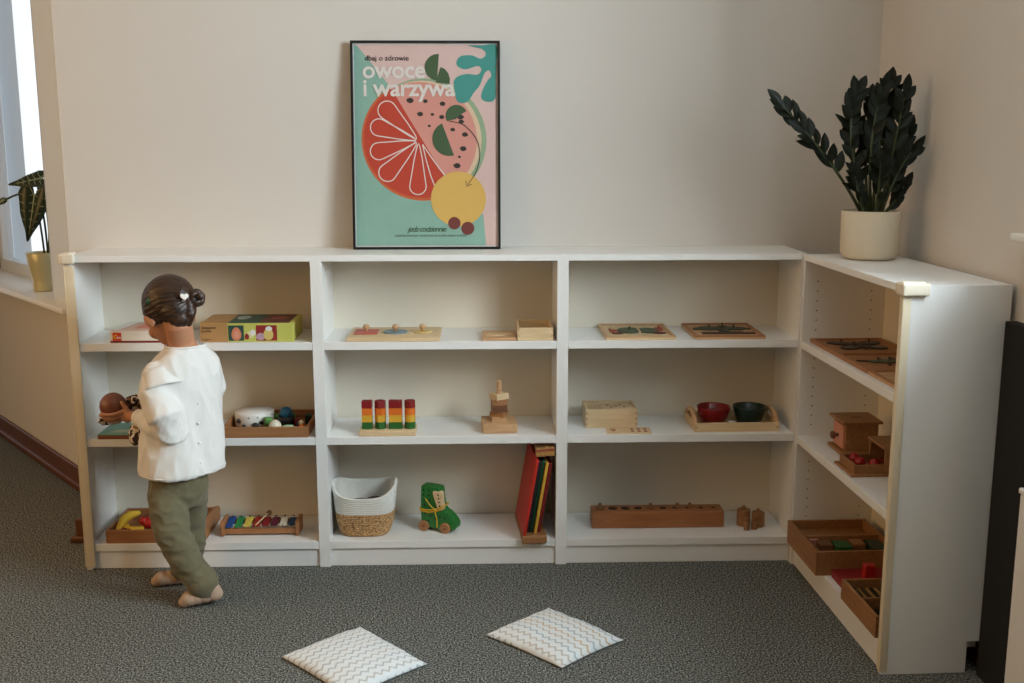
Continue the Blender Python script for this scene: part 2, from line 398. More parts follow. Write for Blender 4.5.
def line(pts, wd, m, closed=False):
    P = [Vector((*p, 0)) for p in pts]; N = len(P); L = []; Rr = []
    for i in range(N):
        a = P[(i-1) % N] if closed else P[max(0, i-1)]; c = P[(i+1) % N] if closed else P[min(N-1, i+1)]
        d = (c-a).normalized(); nn = Vector((-d.y, d.x, 0))*wd/2; L.append(P[i]+nn); Rr.append(P[i]-nn)
    lay[0] += .00005; T = Matrix.Translation((0, -lay[0]+.0045, 0)) @ FRONT
    q = bmesh.new()
    va = [q.verts.new((*pp(v.x, v.y), 0)) for v in L]; vb = [q.verts.new((*pp(v.x, v.y), 0)) for v in Rr]
    for i in range(N if closed else N-1):
        j = (i+1) % N; q.faces.new((va[i], va[j], vb[j], vb[i]))
    bmesh.ops.recalc_face_normals(q, faces=q.faces[:]); b_.merge(q, T, m)
def clip(pts, a, bpt, side):   # keep one side of the line a-b
    out = []; 
    def sd(p): return ((bpt[0]-a[0])*(p[1]-a[1])-(bpt[1]-a[1])*(p[0]-a[0]))*side
    for i in range(len(pts)):
        p, q2 = pts[i], pts[(i+1) % len(pts)]; s1, s2 = sd(p), sd(q2)
        if s1 >= 0: out.append(p)
        if s1*s2 < 0: k = s1/(s1-s2); out.append((p[0]+(q2[0]-p[0])*k, p[1]+(q2[1]-p[1])*k))
    return out
flat([(44, 44), (474, 44), (474, 655), (44, 655)], P_pink)
flat([(44, 44), (56, 50), (180, 205), (300, 440), (432, 560), (440, 655), (44, 655)], P_mint)
LA, LB = (150, 168), (330, 470)
flat(clip(circ(256, 332, 187), LA, LB, -1), P_rind)
flat(clip(circ(248, 332, 180), LA, LB, -1), C('poster_rim', (207, 181, 151), .6))
flat(clip(circ(238, 332, 176), LA, LB, -1), P_sal)
flat(clip(circ(250, 330, 187), LA, LB, 1), P_org)
flat(clip(circ(248, 330, 178), LA, LB, 1), P_red)
for (tx, ty, wd) in ((122, 222, 28), (92, 285, 26), (90, 372, 26), (122, 450, 27), (232, 498, 25)):
    c = Vector((236, 334, 0)); tip = Vector((tx, ty, 0)); d = (tip-c).normalized(); nn = Vector((-d.y, d.x, 0)); L = (tip-c).length
    pts = [c+d*8] + [c+d*(L-wd)*s+nn*wd*s**.8 for s in (.35, .6, .8, 1)] + [c+d*(L-wd)+(d*math.sin(R(a))+nn*math.cos(R(a)))*wd for a in (30, 60, 90, 120, 150)] + [c+d*(L-wd)*s-nn*wd*s**.8 for s in (1, .8, .6, .35)]
    line([(v.x, v.y) for v in cat(pts, 3)], 3.2, P_txt, True)
line([(248, 345), (258, 390), (272, 440), (284, 472)], 3.2, P_txt); line([(248, 345), (275, 385), (300, 420), (316, 440)], 3.2, P_txt)
flat(cat2([(352, 48), (390, 46), (430, 46), (474, 46), (474, 100), (472, 150), (470, 205), (448, 216), (428, 205), (432, 180), (448, 150), (458, 138), (452, 122), (438, 130), (424, 165), (404, 190), (388, 214), (368, 220), (352, 210), (346, 170), (344, 155), (356, 140), (384, 132), (416, 134), (428, 120), (418, 108), (380, 118), (356, 108), (354, 92), (368, 78), (400, 76), (426, 86), (442, 74), (432, 58), (400, 50)][1:], 5), P_teal)
P_seed = C('poster_seed', (47, 41, 35), .6)
for (x, y, s, a) in ((212, 212, 13, 200), (258, 214, 9, 120), (310, 222, 11, 70), (242, 253, 11, 200), (279, 254, 7, 150), (307, 262, 10, 70), (269, 289, 6, 90), (364, 262, 12, 0), (377, 315, 11, 20), (340, 300, 9, 30), (372, 358, 12, 200), (360, 383, 6, 90), (353, 410, 13, 200), (366, 276, 10, 10)):
    s *= .82; flat([(x+s*math.cos(R(a+k))*(1 if k else 1.25), y+s*math.sin(R(a+k))*.8) for k in (0, 60, 110, 160, 200, 250, 300)], P_seed)
flat(circ(297, 112, 40, 95, 275, 20), P_leaf)
flat([(290, 158), (297, 134), (305, 111), (318, 117), (328, 130), (333, 146), (332, 162), (310, 160)], P_leaf)
flat(circ(352, 258, 33, 150, 335, 20)+[(360, 258), (350, 268)], P_leaf)
flat(circ(330, 328, 52, 75, 245, 24), P_leaf)
flat(circ(356, 512, 84), P_yel); flat(circ(343, 586, 19), P_mar); flat(circ(384, 602, 20), P_mar)
line([(v.x, v.y) for v in cat([Vector(p) for p in ((330, 275, 0), (372, 285, 0), (410, 325, 0), (422, 375, 0), (412, 425, 0), (384, 470, 0))], 5, False)], 2.2, P_ink)
line([(379, 456), (382, 473), (398, 466)], 2.2, P_ink)
pr = b_.build('print', t)
def ptx(body, X, Y, size, m, **k):
    lay[0] += .00005; x, z = pp(X, Y); return text(body, size, m, 'lettering', t, Matrix.Translation((x, -lay[0]+.0045, z)) @ FRONT, **k)
ptx('dbaj o zdrowie', 76, 92, .0245, P_ink, bold=.0002)
ptx('owoce', 68, 144, .0800, P_txt, bold=.0016, space=.96)
ptx('i warzywa', 68, 198, .0800, P_txt, bold=.0016, space=.96)
ptx('jedz codziennie', 200, 612, .027, P_leaf, shear=.35, space=.8)
ptx('ZDROWE OWOCE I WARZYWA NA KAZDY DZIEN W ROKU', 160, 627, .0088, P_ink, space=1.02)

# ------------------------------------------------------------------ plants
M_zz = plain('zz_leaf_green', (17, 25, 15), .5, .25, 14, spec=.25); M_zs = plain('zz_stem_green', (52, 66, 38), .5)
M_pot = plain('stone_pot', (214, 202, 178), .75, .03, 60, .1); M_soil = plain('soil', (46, 34, 26), 1, .3, 60, .5)
t = thing('potted_plant', (2.539, -.445, 1.0605), 'dark green arching plant in a cream pot on the corner bookcase', 'plant')
b_ = MB(); b_.lathe([(0, 0), (.062, 0), (.078, .006), (.087, .022), (.0875, .06), (.088, .147), (.0865, .150), (.0835, .147), (.082, .135), (0, .135)], M_pot, n=40); b_.build('pot', t)
b_ = MB(); b_.lathe([(0, .142), (.03, .144), (.085, .139), (.085, .13), (0, .13)], M_soil, n=24); b_.build('soil', t)
def leaf(mb, base, d, up, L, Wd, m, fold=.25, droop=.15, T=None):
    d = d.normalized(); side = d.cross(up).normalized(); nn = side.cross(d).normalized()
    q = bmesh.new(); rows = []
    for s, w_ in ((0, .08), (.15, .55), (.35, .95), (.55, 1), (.75, .74), (.9, .36), (1, .02)):
        c = base+d*L*s-nn*droop*L*s*s
        rows.append([q.verts.new(c+side*Wd/2*w_*k+nn*abs(k)*Wd/2*w_*fold) for k in (-1, -.5, 0, .5, 1)])
    for a, b2 in zip(rows, rows[1:]):
        for i in range(4): q.faces.new((a[i], a[i+1], b2[i+1], b2[i]))
    mb.merge(q, T or Matrix.Identity(4), m, True)
def zz(base, mid, tip, nl, size, seed, start=.3):
    rnd = random.Random(seed); base, mid, tip = Vector(base), Vector(mid), Vector(tip); mid.z -= .02; tip.z -= .034; size *= 1.10
    P = lambda s: base*(1-s)**2+mid*2*s*(1-s)+tip*s*s
    pts = [P(i/12) for i in range(13)]
    b_ = MB(); b_.tube(pts, [.006-.0042*i/12 for i in range(13)], M_zs, 8); st = b_.build('stem', t)
    b_ = MB()
    ax = Vector((rnd.uniform(-1, 1), rnd.uniform(-1, .2), 0)).normalized()
    for i in range(nl):
        s = start+(1-start)*(i/(nl-1))**.9; p = P(min(s, .995)); tg = (P(min(1, s+.02))-P(s-.02)).normalized()
        sd = tg.cross(ax).normalized() if abs(tg.dot(ax)) < .95 else tg.cross(Vector((0, 1, 0))).normalized()
        # sides of the stem, seen broad from the front
        sd = (sd*.35 + Vector((tg.z, 0, -tg.x))*.9).normalized()
        k = -1 if i % 2 else 1
        dirn = (sd*k*rnd.uniform(.45, .9)+tg*rnd.uniform(.6, 1.0)+Vector((0, 0, .25))+Vector((0, rnd.uniform(-.35, .35), rnd.uniform(0, .25))))
        if i == nl-1: dirn = tg
        up = Vector((rnd.uniform(-.5, .5), -1, rnd.uniform(.1, .9)))
        leaf(b_, p, dirn, up, size*rnd.uniform(.85, 1.1)*(1-.25*abs(s-.6)), size*.43, M_zz, .3, rnd.uniform(-.1, .25))
    b_.build('leaflets', st)
    return st
specs = [((-.03, 0, .14), (-.12, -.02, .31), (-.300, -.03, .500), 17, .066, .40), ((-.02, -.02, .14), (-.11, .0, .42), (-.06, .01, .535), 15, .062, .3),
 ((0, 0, .14), (-.04, -.03, .38), (.005, -.02, .545), 16, .060, .3), ((.01, .02, .14), (.02, .02, .38), (.035, .0, .565), 16, .060, .28), ((.02, -.01, .14), (.05, -.03, .36), (.07, -.03, .53), 16, .062, .28),
 ((.03, .01, .14), (.07, .02, .30), (.10, .01, .42), 13, .062, .3), ((.02, -.03, .14), (.04, -.06, .28), (.085, -.07, .36), 12, .060, .3), ((-.02, .03, .14), (-.05, .04, .32), (-.055, .05, .45), 13, .060, .3),
 ((-.03, -.02, .14), (-.06, -.04, .24), (-.075, -.05, .29), 10, .055, .15), ((.035, -.02, .14), (.06, -.03, .20), (.085, -.03, .26), 10, .055, .15), ((0, -.035, .14), (.0, -.06, .26), (-.01, -.08, .33), 10, .055, .2), ((.03, .03, .14), (.05, .05, .34), (.05, .06, .49), 14, .06, .3), ((.0, .03, .14), (-.02, .05, .36), (.0, .06, .52), 14, .06, .3)]
for i, (a, c, d, n_, sz, stt) in enumerate(specs): zz(a, c, d, n_, sz, 11+i, stt)

M_gold = plain('gold_ceramic', (206, 200, 160), .32, .05, 10, metal=.15)
M_alo = plain('arrow_leaf_green', (34, 52, 34), .4, .15, 20); M_vein = plain('pale_vein', (170, 184, 150), .5)
t = thing('potted_plant', (-.578, 1.000, .7795), 'arrow-leaved plant with pale veins in a gold pot on the windowsill', 'plant')
b_ = MB(); b_.lathe([(0, 0), (.046, 0), (.049, .005), (.049, .035), (.047, .042), (.060, .10), (.068, .165), (.066, .168), (.063, .162), (.058, .14), (0, .14)], M_gold, n=36); b_.build('pot', t)
b_ = MB(); b_.lathe([(0, .15), (.059, .147), (.055, .14), (0, .14)], M_soil, n=20); b_.build('soil', t)
def arrowleaf(st, tipdir, base, L, Wd, nrm):
    d = Vector(tipdir).normalized(); nn = Vector(nrm); nn = (nn-d*nn.dot(d)).normalized(); sd = d.cross(nn)
    b_ = MB(); q = bmesh.new()
    prof = [(-.28, .0, .32), (-.12, .0, .48), (0, 0, .52), (.2, 0, .47), (.4, 0, .37), (.6, 0, .26), (.8, 0, .13), (1, 0, .01)]
    for sg in (-1, 1):
        rows = []
        for s, a, w_ in prof:
            inner = 0 if s >= 0 else (.16 if s < -.2 else .05)
            rows.append([q.verts.new(Vector(base)+d*L*s+sd*sg*Wd*(inner+(w_-inner)*k/3*(1+.06*math.sin(s*22)*(k == 3)))+nn*Wd*.12*math.sin(k)) for k in range(4)])
        for a, b2 in zip(rows, rows[1:]):
            for i in range(3): q.faces.new((a[i], a[i+1], b2[i+1], b2[i]))
    b_.merge(q, Matrix.Identity(4), M_alo, True); lf = b_.build('leaf', st)
    v_ = MB(); B = Vector(base)+nn*.0035; v_.tube([B-d*L*.02, B+d*L*.95], [.0035, .001], M_vein, 6)
    for s in (-.02, .15, .32, .5, .66):
        for sg in (-1, 1): v_.tube([B+d*L*s, B+d*L*(s+.06)+sd*sg*Wd*(.45-.42*max(0, s))*.5+nn*Wd*.06, B+d*L*(s+.03)+sd*sg*Wd*(.45-.42*max(0, s))+nn*Wd*.10], [.002, .0016, .001], M_vein, 5)
    for sg in (-1, 1): v_.tube([B, B-d*L*.24+sd*sg*Wd*.24+nn*Wd*.05], [.0025, .001], M_vein, 5)
    v_.build('veins', lf)
def stemm(p): b_ = MB(); b_.tube(cat([Vector(q) for q in p], 4, False), .0045, M_zs, 7); return b_.build('stem', t)
s1 = stemm([(.025, 0, .145), (.040, -.01, .26), (.035, -.02, .40), (.01, -.03, .43)])
arrowleaf(t, (-.20, -.05, -1), (.005, -.045, .415), .200, .135, (0, -1, .1))
s2 = stemm([(.02, .01, .145), (.02, 0, .30), (.01, -.02, .46), (.02, -.03, .48)]); arrowleaf(t, (-1, -.3, -.22), (.03, -.03, .485), .13, .09, (.1, -.75, .65))
s3 = stemm([(.03, .0, .145), (.05, 0, .3), (.07, 0, .42), (.07, -.01, .46)]); arrowleaf(t, (.5, -.3, -.9), (.075, -.02, .46), .15, .10, (-.5, -.8, .2))
s4 = stemm([(.01, .0, .145), (-.01, .01, .34), (-.06, .01, .42), (-.15, .0, .39)]); arrowleaf(t, (-.9, -.3, -.45), (-.15, .0, .39), .06, .035, (.1, -.75, .65))

# ------------------------------------------------------------------ cushions on the floor
def chevron(name, cols):
    m, nt, b = _mat(name); tc = nt.nodes.new('ShaderNodeTexCoord'); sp = nt.nodes.new('ShaderNodeSeparateXYZ'); nt.links.new(tc.outputs['Object'], sp.inputs[0])
    def mth(op, a, b_=None):
        n = nt.nodes.new('ShaderNodeMath'); n.operation = op
        for i, x in enumerate((a, b_)):
            if x is None: continue
            if isinstance(x, (int, float)): n.inputs[i].default_value = x
            else: nt.links.new(x, n.inputs[i])
        return n.outputs[0]
    tri = mth('PINGPONG', sp.outputs[0], .0125)
    v = mth('ADD', mth('MULTIPLY', tri, .95), sp.outputs[1])
    ph = mth('FRACT', mth('MULTIPLY', v, 1/.026)); ln = mth('LESS_THAN', ph, .27)
    which = mth('FRACT', mth('MULTIPLY', mth('FLOOR', mth('MULTIPLY', v, 1/.026)), .3334))
    rp = nt.nodes.new('ShaderNodeValToRGB'); rp.color_ramp.interpolation = 'CONSTANT'; e = rp.color_ramp.elements
    e[0].position = 0; e[0].color = (*S(cols[0]), 1); e[1].position = .3; e[1].color = (*S(cols[1]), 1); x = e.new(.6); x.color = (*S(cols[2]), 1)
    nt.links.new(which, rp.inputs[0])
    mx = nt.nodes.new('ShaderNodeMix'); mx.data_type = 'RGBA'; nt.links.new(ln, mx.inputs[0]); mx.inputs[6].default_value = (*S((224, 228, 229)), 1); nt.links.new(rp.outputs[0], mx.inputs[7])
    nt.links.new(mx.outputs[2], b.inputs['Base Color']); b.inputs['Roughness'].default_value = .9; b.inputs['Sheen Weight'].default_value = .2; return m
def cushion(corners, label, mat, seed):
    c = sum((Vector((*p, 0)) for p in corners), Vector())/4
    e0 = (Vector(corners[1])-Vector(corners[0])); rz = math.atan2(e0.y, e0.x)
    Mi = Matrix.Rotation(-rz, 4, 'Z') @ Matrix.Translation(-c)
    L = [Mi @ Vector((*p, 0)) for p in corners]   # order: a,b,c,d around
    N = 30; b_ = MB(); q = bmesh.new(); rnd = random.Random(seed)
    top = []; bot = []
    for i in range(N+1):
        for j in range(N+1):
            s, t_ = i/N, j/N; p = L[0].lerp(L[1], s).lerp(L[3].lerp(L[2], s), t_)
            cx, cy = 2*s-1, 2*t_-1
            pull = 1-.045*(1-abs(cx)**2)*(abs(cy)**6)-0
            p = Vector((p.x*(1-.04*(abs(cx)**6)*(1-cy*cy)), p.y*(1-.04*(abs(cy)**6)*(1-cx*cx)), 0))
            th = .026*((1-abs(cx)**2.6)*(1-abs(cy)**2.6))**.55
            w_ = .004*noise.noise(Vector((s*5, t_*5, seed)))+.002*noise.noise(Vector((s*14, t_*14, seed)))
            top.append(q.verts.new(p+Vector((0, 0, .008+th+w_*(.4+(1-cx*cx)))))); bot.append(q.verts.new(p+Vector((0, 0, .0045-.0035*min(1, th/.02)))))
    I = lambda i, j: i*(N+1)+j
    for i in range(N):
        for j in range(N):
            q.faces.new((top[I(i, j)], top[I(i+1, j)], top[I(i+1, j+1)], top[I(i, j+1)])); q.faces.new((bot[I(i, j)], bot[I(i, j+1)], bot[I(i+1, j+1)], bot[I(i+1, j)]))
    for k in range(N):
        for a, b2 in (((k, 0), (k+1, 0)), ((k+1, N), (k, N)), ((0, k+1), (0, k)), ((N, k), (N, k+1))): q.faces.new((top[I(*b2)], top[I(*a)], bot[I(*a)], bot[I(*b2)]))
    bmesh.ops.recalc_face_normals(q, faces=q.faces[:])
    b_.merge(q, Matrix.Identity(4), mat, True); o = b_.build('cushion'); place(o, c, rz); tag(o, label, 'cushion', 'flat zigzag floor cushions'); return o
cushion([(.771, -.944), (.969, -.761), (1.178, -.998), (.985, -1.177)], 'flat white cushion with grey zigzags on the carpet, the nearer left one', chevron('zigzag_grey', ((176, 179, 180), (192, 188, 182), (184, 188, 191))), 3)
cushion([(1.536, -.646), (1.736, -.869), (1.548, -1.032), (1.341, -.825)], 'flat cushion with tan and blue zigzags on the carpet, right of the other', chevron('zigzag_tan', ((200, 178, 150), (172, 184, 192), (190, 184, 174))), 8)
#MORE
# ------------------------------------------------------------------ the child
def into(o, root): o.data.transform(Matrix.Translation(-Vector(root.location))); o.parent = root; return o
child = thing('person', (.42, -.52, 0), 'small person in a white blouse and olive trousers, seen from behind, holding a doll', 'person')
SD = Vector((.7071, .7071, 0)); FD = Vector((-.7071, .7071, 0)); V = Vector
def ring(c, a, b2, n=40, p=2.3, s=SD, f_=FD, tilt=0):
    out = []
    for i in range(n):
        t_ = 2*PI*i/n; ct, st = math.cos(t_), math.sin(t_)
        x = a*math.copysign(abs(ct)**(2/p), ct); y = b2*math.copysign(abs(st)**(2/p), st)
        out.append(V(c)+s*x+f_*y+V((0, 0, tilt*y)))
    return out
H = V((.377, -.470, .912)); Fh = V((-.57, .62, -.52)).normalized(); Xh = Fh.cross(V((0, 0, 1))).normalized(); Zh = Xh.cross(Fh)
HM = Matrix((Xh, Fh, Zh)).transposed().to_4x4(); HM = HM @ Matrix.Diagonal((1.05, 1.05, 1.05, 1)); HM.translation = H
def hp(x, y, z): return HM @ V((x, y, z))
D = V((.168, -.407, .600))
b_ = MB()
b_.ball((0, -.012, .014), (.067, .083, .074), M_skin, 32, T=HM); b_.ball((0, .020, -.024), (.056, .058, .064), M_skin, 28, T=HM)
b_.ball((0, .036, -.060), (.036, .038, .032), M_skin, 20, T=HM); b_.ball((0, .080, -.026), (.0095, .012, .010), M_skin, 12, T=HM)
b_.tube([(0, .074, .004), (0, .080, -.020)], [.005, .008], M_skin, 8, T=HM)
for sx in (-1, 1):
    b_.ball((sx*.030, .052, -.040), (.022, .022, .022), M_skin, 14, T=HM)
    b_.ball((sx*.066, -.002, -.022), (.009, .018, .025), M_skin, 16, rot=(R(-12), 0, R(-28*sx)), T=HM)
b_.ball((0, .070, -.052), (.015, .010, .0045), M_skin, 12, T=HM); b_.ball((0, .068, -.059), (.012, .010, .0045), M_skin, 12, T=HM)
b_.tube([hp(0, -.030, -.030), hp(0, -.028, -.065), V((.418, -.492, .815)), V((.428, -.498, .775))], [.046, .040, .040, .056], M_skin, 20)
b_.loft([ring(c, a, d, 28) for c, a, d in (((.424, -.495, .785), .060, .045), ((.420, -.495, .755), .095, .055), ((.415, -.495, .70), .100, .066), ((.41, -.497, .58), .090, .066), ((.402, -.50, .50), .080, .062), ((.395, -.50, .42), .068, .056), ((.388, -.50, .36), .060, .050))], M_skin)
SL, EL, WL = V((.358, -.562, .722)), V((.405, -.612, .590)), V((.270, -.478, .576))
SR, ER, WR = V((.476, -.432, .712)), V((.440, -.358, .600)), V((.318, -.365, .560))
b_.tube([SL, (SL+EL)/2, EL], [.034, .028, .024], M_skin, 14); b_.tube([EL, (EL+WL)/2, WL], [.025, .023, .016], M_skin, 14)
b_.tube([SR, (SR+ER)/2, ER], [.034, .028, .024], M_skin, 14); b_.tube([ER, (ER+WR)/2, WR], [.025, .023, .016], M_skin, 14)
# left hand closing round the doll's head from below
PM = D+V((.056, -.020, -.030))
b_.tube([WL, V((.250, -.455, .574)), PM], [.016, .0165, .018], M_skin, 14)
b_.ball(PM+V((-.006, .0, -.003)), (.020, .018, .019), M_skin, 16)
for i, (th, rr, ln) in enumerate(((66, .0068, -.026), (44, .0070, -.034), (22, .0068, -.030), (0, .0060, -.020))):
    pts = []
    for k in range(7):
        x = .046+(ln-.046)*k/6; rho = math.sqrt(max(.0006, .0485**2-x*x)) if abs(x) < .045 else .026
        pts.append(D+V((x, -rho*math.sin(R(th)), -rho*math.cos(R(th)))))
    b_.tube(pts, [rr*1.15, rr*1.1, rr, rr*1.04, rr*.95, rr*.98, rr*.82], M_skin, 10)
b_.tube([PM+V((.0, -.012, .006)), D+V((.050, -.030, -.002)), D+V((.044, -.033, .008)), D+V((.038, -.034, .018))], [.010, .008, .0072, .0062], M_skin, 10)
# right hand supporting the doll's back, on the far side
PR = V((.285, -.366, .560)); b_.tube([WR, PR], [.016, .017], M_skin, 12); b_.ball(PR, (.021, .012, .018), M_skin, 14)
for i in range(4): b_.tube([PR+V((-.014, -.003, .013-.010*i)), PR+V((-.034, -.008, .012-.010*i)), PR+V((-.050+.004*abs(i-1), -.018, .011-.009*i))], [.0066, .0062, .0052], M_skin, 8)
b_.tube([PR+V((.004, -.004, .014)), PR+V((-.008, -.014, .028)), PR+V((-.016, -.026, .032))], [.008, .007, .0058], M_skin, 8)
# legs and feet
b_.tube([(.362, -.535, .38), (.388, -.572, .215), (.455, -.566, .075)], [.044, .034, .025], M_skin, 16)
b_.tube([(.415, -.458, .38), (.405, -.425, .205), (.362, -.418, .070)], [.044, .034, .025], M_skin, 16)
def foot(heel, toe, an, name=None, g=0):
    heel, toe, an = V(heel), V(toe), V(an); d = toe-heel
    for k, rr in ((0, .023), (.3, .024), (.55, .023), (.8, .024), (.97, .017)):
        c = heel+d*k; b_.ball((c.x, c.y, c.z+rr-.018), (rr*1.12+g, rr*1.05+g, rr*.86+g), M_skin, 14)
    b_.tube([heel+V((0, 0, .01)), an], [.024+g, .026+g], M_skin, 14); b_.tube([heel+d*.75, heel+d*.35+V((0, 0, .012)), an], [.016+g, .022+g, .024+g], M_skin, 14)
FL = ((.496, -.572, .030), (.408, -.590, .0185), (.463, -.567, .075)); FR = ((.365, -.410, .022), (.275, -.424, .0185), (.362, -.418, .070))
foot(*FL); foot(*FR)
into(fuse(b_, 'body', M_skin, .0034, 3), child)
# eyes, brows and lips on the far side of the face
for sx in (-1, 1):
    b_ = MB(); b_.ball((sx*.026, .0735, -.006), (.010, .007, .0075), WHT, 14, T=HM); b_.ball((sx*.026, .0782, -.006), (.0052, .0036, .0052), plain('iris_brown', (58, 36, 24), .2), 12, T=HM); into(b_.build('eye'), child)
b_ = MB(); b_.ball((0, .0765, -.0545), (.013, .005, .0045), plain('lips', (178, 98, 88), .4), 12, T=HM); into(b_.build('lips'), child)
# hair pulled back to a small bun
mh, nt, b = _mat('brown_hair'); tc = nt.nodes.new('ShaderNodeTexCoord'); n = nt.nodes.new('ShaderNodeTexNoise'); n.inputs['Scale'].default_value = 60; n.inputs['Detail'].default_value = 5
mp = nt.nodes.new('ShaderNodeMapping'); mp.inputs['Rotation'].default_value = (0, R(35), R(40)); mp.inputs['Scale'].default_value = (.15, 2, 2); nt.links.new(tc.outputs['Object'], mp.inputs[0]); nt.links.new(mp.outputs[0], n.inputs['Vector'])
rp = nt.nodes.new('ShaderNodeValToRGB'); rp.color_ramp.elements[0].position = .3; rp.color_ramp.elements[0].color = (*S((20, 13, 9)), 1); rp.color_ramp.elements[1].position = .72; rp.color_ramp.elements[1].color = (*S((74, 46, 28)), 1)
nt.links.new(n.outputs[0], rp.inputs[0]); nt.links.new(rp.outputs[0], b.inputs['Base Color']); b.inputs['Roughness'].default_value = .42
B0 = V((.474, -.516, .957))                      # bun centre
def combed(p, nn):
    d = p-B0; ax = (H-B0).normalized(); pd = d-ax*d.dot(ax); e1 = ax.cross(V((0, 0, 1))).normalized(); e2 = ax.cross(e1)
    a = math.atan2(pd.dot(e2), pd.dot(e1)); rr = pd.length
    k = min(1, rr/.03)
    return p + nn*k*(.0007*math.sin(a*34+2.5*noise.noise(p*30))+.0005*math.sin(a*71+1.3)+.0012*noise.noise(p*22))
b_ = MB()
b_.ball((0, -.020, .020), (.0745, .086, .078), mh, 36, T=HM); b_.ball((0, -.050, -.022), (.055, .050, .045), mh, 24, T=HM)
b_.ball((0, -.058, -.046), (.040, .030, .034), mh, 20, T=HM); b_.ball((-.034, -.010, .006), (.042, .055, .050), mh, 20, T=HM); b_.ball((.034, -.010, .006), (.042, .055, .050), mh, 20, T=HM)
b_.tube([hp(0, -.085, .01), B0+V((-.012, .006, -.006))], [.030, .018], mh, 16)
b_.tube([V((.455, -.525, .940)), V((.455, -.530, .912)), V((.447, -.525, .880))], [.018, .020, .013], mh, 14)
into(fuse(b_, 'hair', mh, .0026, 3, combed), child)
b_ = MB(); ax = (V((1.33, -3.77, 1.42))-B0).normalized(); ax = V((.35, -.9, .15)).normalized(); e1 = ax.cross(V((0, 0, 1))).normalized(); e2 = ax.cross(e1)
for k, (r0, tr, off, ph) in enumerate(((.0190, .0095, 0, 0), (.0135, .0075, .008, 1), (.0195, .0085, -.010, 2))):
    pts = [B0+ax*off+(e1*math.cos(2*PI*i/22+ph)+e2*math.sin(2*PI*i/22+ph))*r0*(1+.06*math.sin(i*1.7+k))+ax*.002*math.sin(i*.9) for i in range(22)]; pts.append(pts[0])
    b_.tube(pts, tr, mh, 10, caps=False)
into(b_.build('hair_bun'), child)
b_ = MB(); b_.ball(B0-ax*.002, (.009, .009, .009), mh, 10); 
def heart(c, s, nrm, m, th=.006):
    nrm = V(nrm).normalized(); ex = V((0, 0, 1)).cross(nrm).normalized(); ey = nrm.cross(ex)
    pts = []
    for i in range(24):
        t_ = 2*PI*i/24; pts.append((s*16*math.sin(t_)**3/16, s*(13*math.cos(t_)-5*math.cos(2*t_)-2*math.cos(3*t_)-math.cos(4*t_))/16))
    T = Matrix((ex, ey, nrm)).transposed().to_4x4(); T.translation = V(c); q_ = MB(); q_.prism(pts, 0, th, m, T, bev=.0015); return q_
b_.bm.free()
into(heart((.449, -.549, .965), .0125, (.25, -.85, .45), C('pearl_white', (236, 234, 226), .3)).build('hair_clip'), child)['label'] = 'white heart shaped hair clip'
b_ = MB(); b_.ball(hp(-.070, -.040, .018), (.0065, .005, .012), C('green_clip', (20, 92, 62), .3), 12); into(b_.build('hair_clip'), child)['label'] = 'green hair clip'
b_ = MB(); pts = [B0+V((-.014, .004, -.010))+(V((0, 0, 1))*math.cos(2*PI*i/16)+V((.5, .8, 0)).normalized()*math.sin(2*PI*i/16))*.019 for i in range(17)]; b_.tube(pts, .003, C('teal_elastic', (36, 92, 96), .6), 8, caps=False); into(b_.build('hair_tie'), child)
# blouse
def cloth(amp, sc_, seed=0, ax=(1, 1, 1)):
    def fn(p, nn):
        q = V((p.x*ax[0], p.y*ax[1], p.z*ax[2]))*sc_+V((seed, seed*2, 0))
        a = noise.noise(q); a2 = 1-abs(noise.noise(q*1.7+V((3, 1, 2))))*2
        return p+nn*amp*(a*.8+a2*.5+.10*noise.noise(q*3))
    return fn
b_ = MB()
b_.loft([ring(c, a, d, 48, 2.4) for c, a, d in (((.428, -.495, .806), .058, .052), ((.428, -.495, .798), .068, .056), ((.427, -.495, .782), .086, .062), ((.423, -.496, .755), .108, .072), ((.417, -.497, .715), .120, .081), ((.413, -.498, .64), .118, .086), ((.409, -.500, .57), .121, .092), ((.404, -.503, .50), .124, .098), ((.403, -.505, .46), .128, .102), ((.403, -.506, .428), .130, .104), ((.403, -.506, .418), .128, .102))], M_shirt)
b_.tube([SL+V((.005, .005, .01)), SL+V((.0, -.022, -.045)), EL+V((-.012, -.006, .022)), EL+V((.0, .0, -.008)), EL.lerp(WL, .38)+V((0, -.006, -.006)), EL.lerp(WL, .68), EL.lerp(WL, .86)], [.044, .050, .054, .052, .046, .036, .024], M_shirt, 20)
b_.tube([EL.lerp(WL, .84), EL.lerp(WL, .90), EL.lerp(WL, .99)], [.021, .020, .026], M_shirt, 20)
b_.tube([SR, SR+V((.010, .015, -.045)), ER+V((0, .0, .0)), ER.lerp(WR, .5), ER.lerp(WR, .88)], [.036, .040, .042, .038, .024], M_shirt, 18)
into(fuse(b_, 'blouse', M_shirt, .0042, 3, cloth(.0075, 13, 4, (1.2, 1.2, .55))), child)
bl = [o for o in COL.objects if o.parent == child and o.name.startswith('blouse')][0]
ad = (EL-SL).normalized()
b_ = MB()
e1 = ad.cross(V((0, 0, 1))).normalized(); e2 = ad.cross(e1)
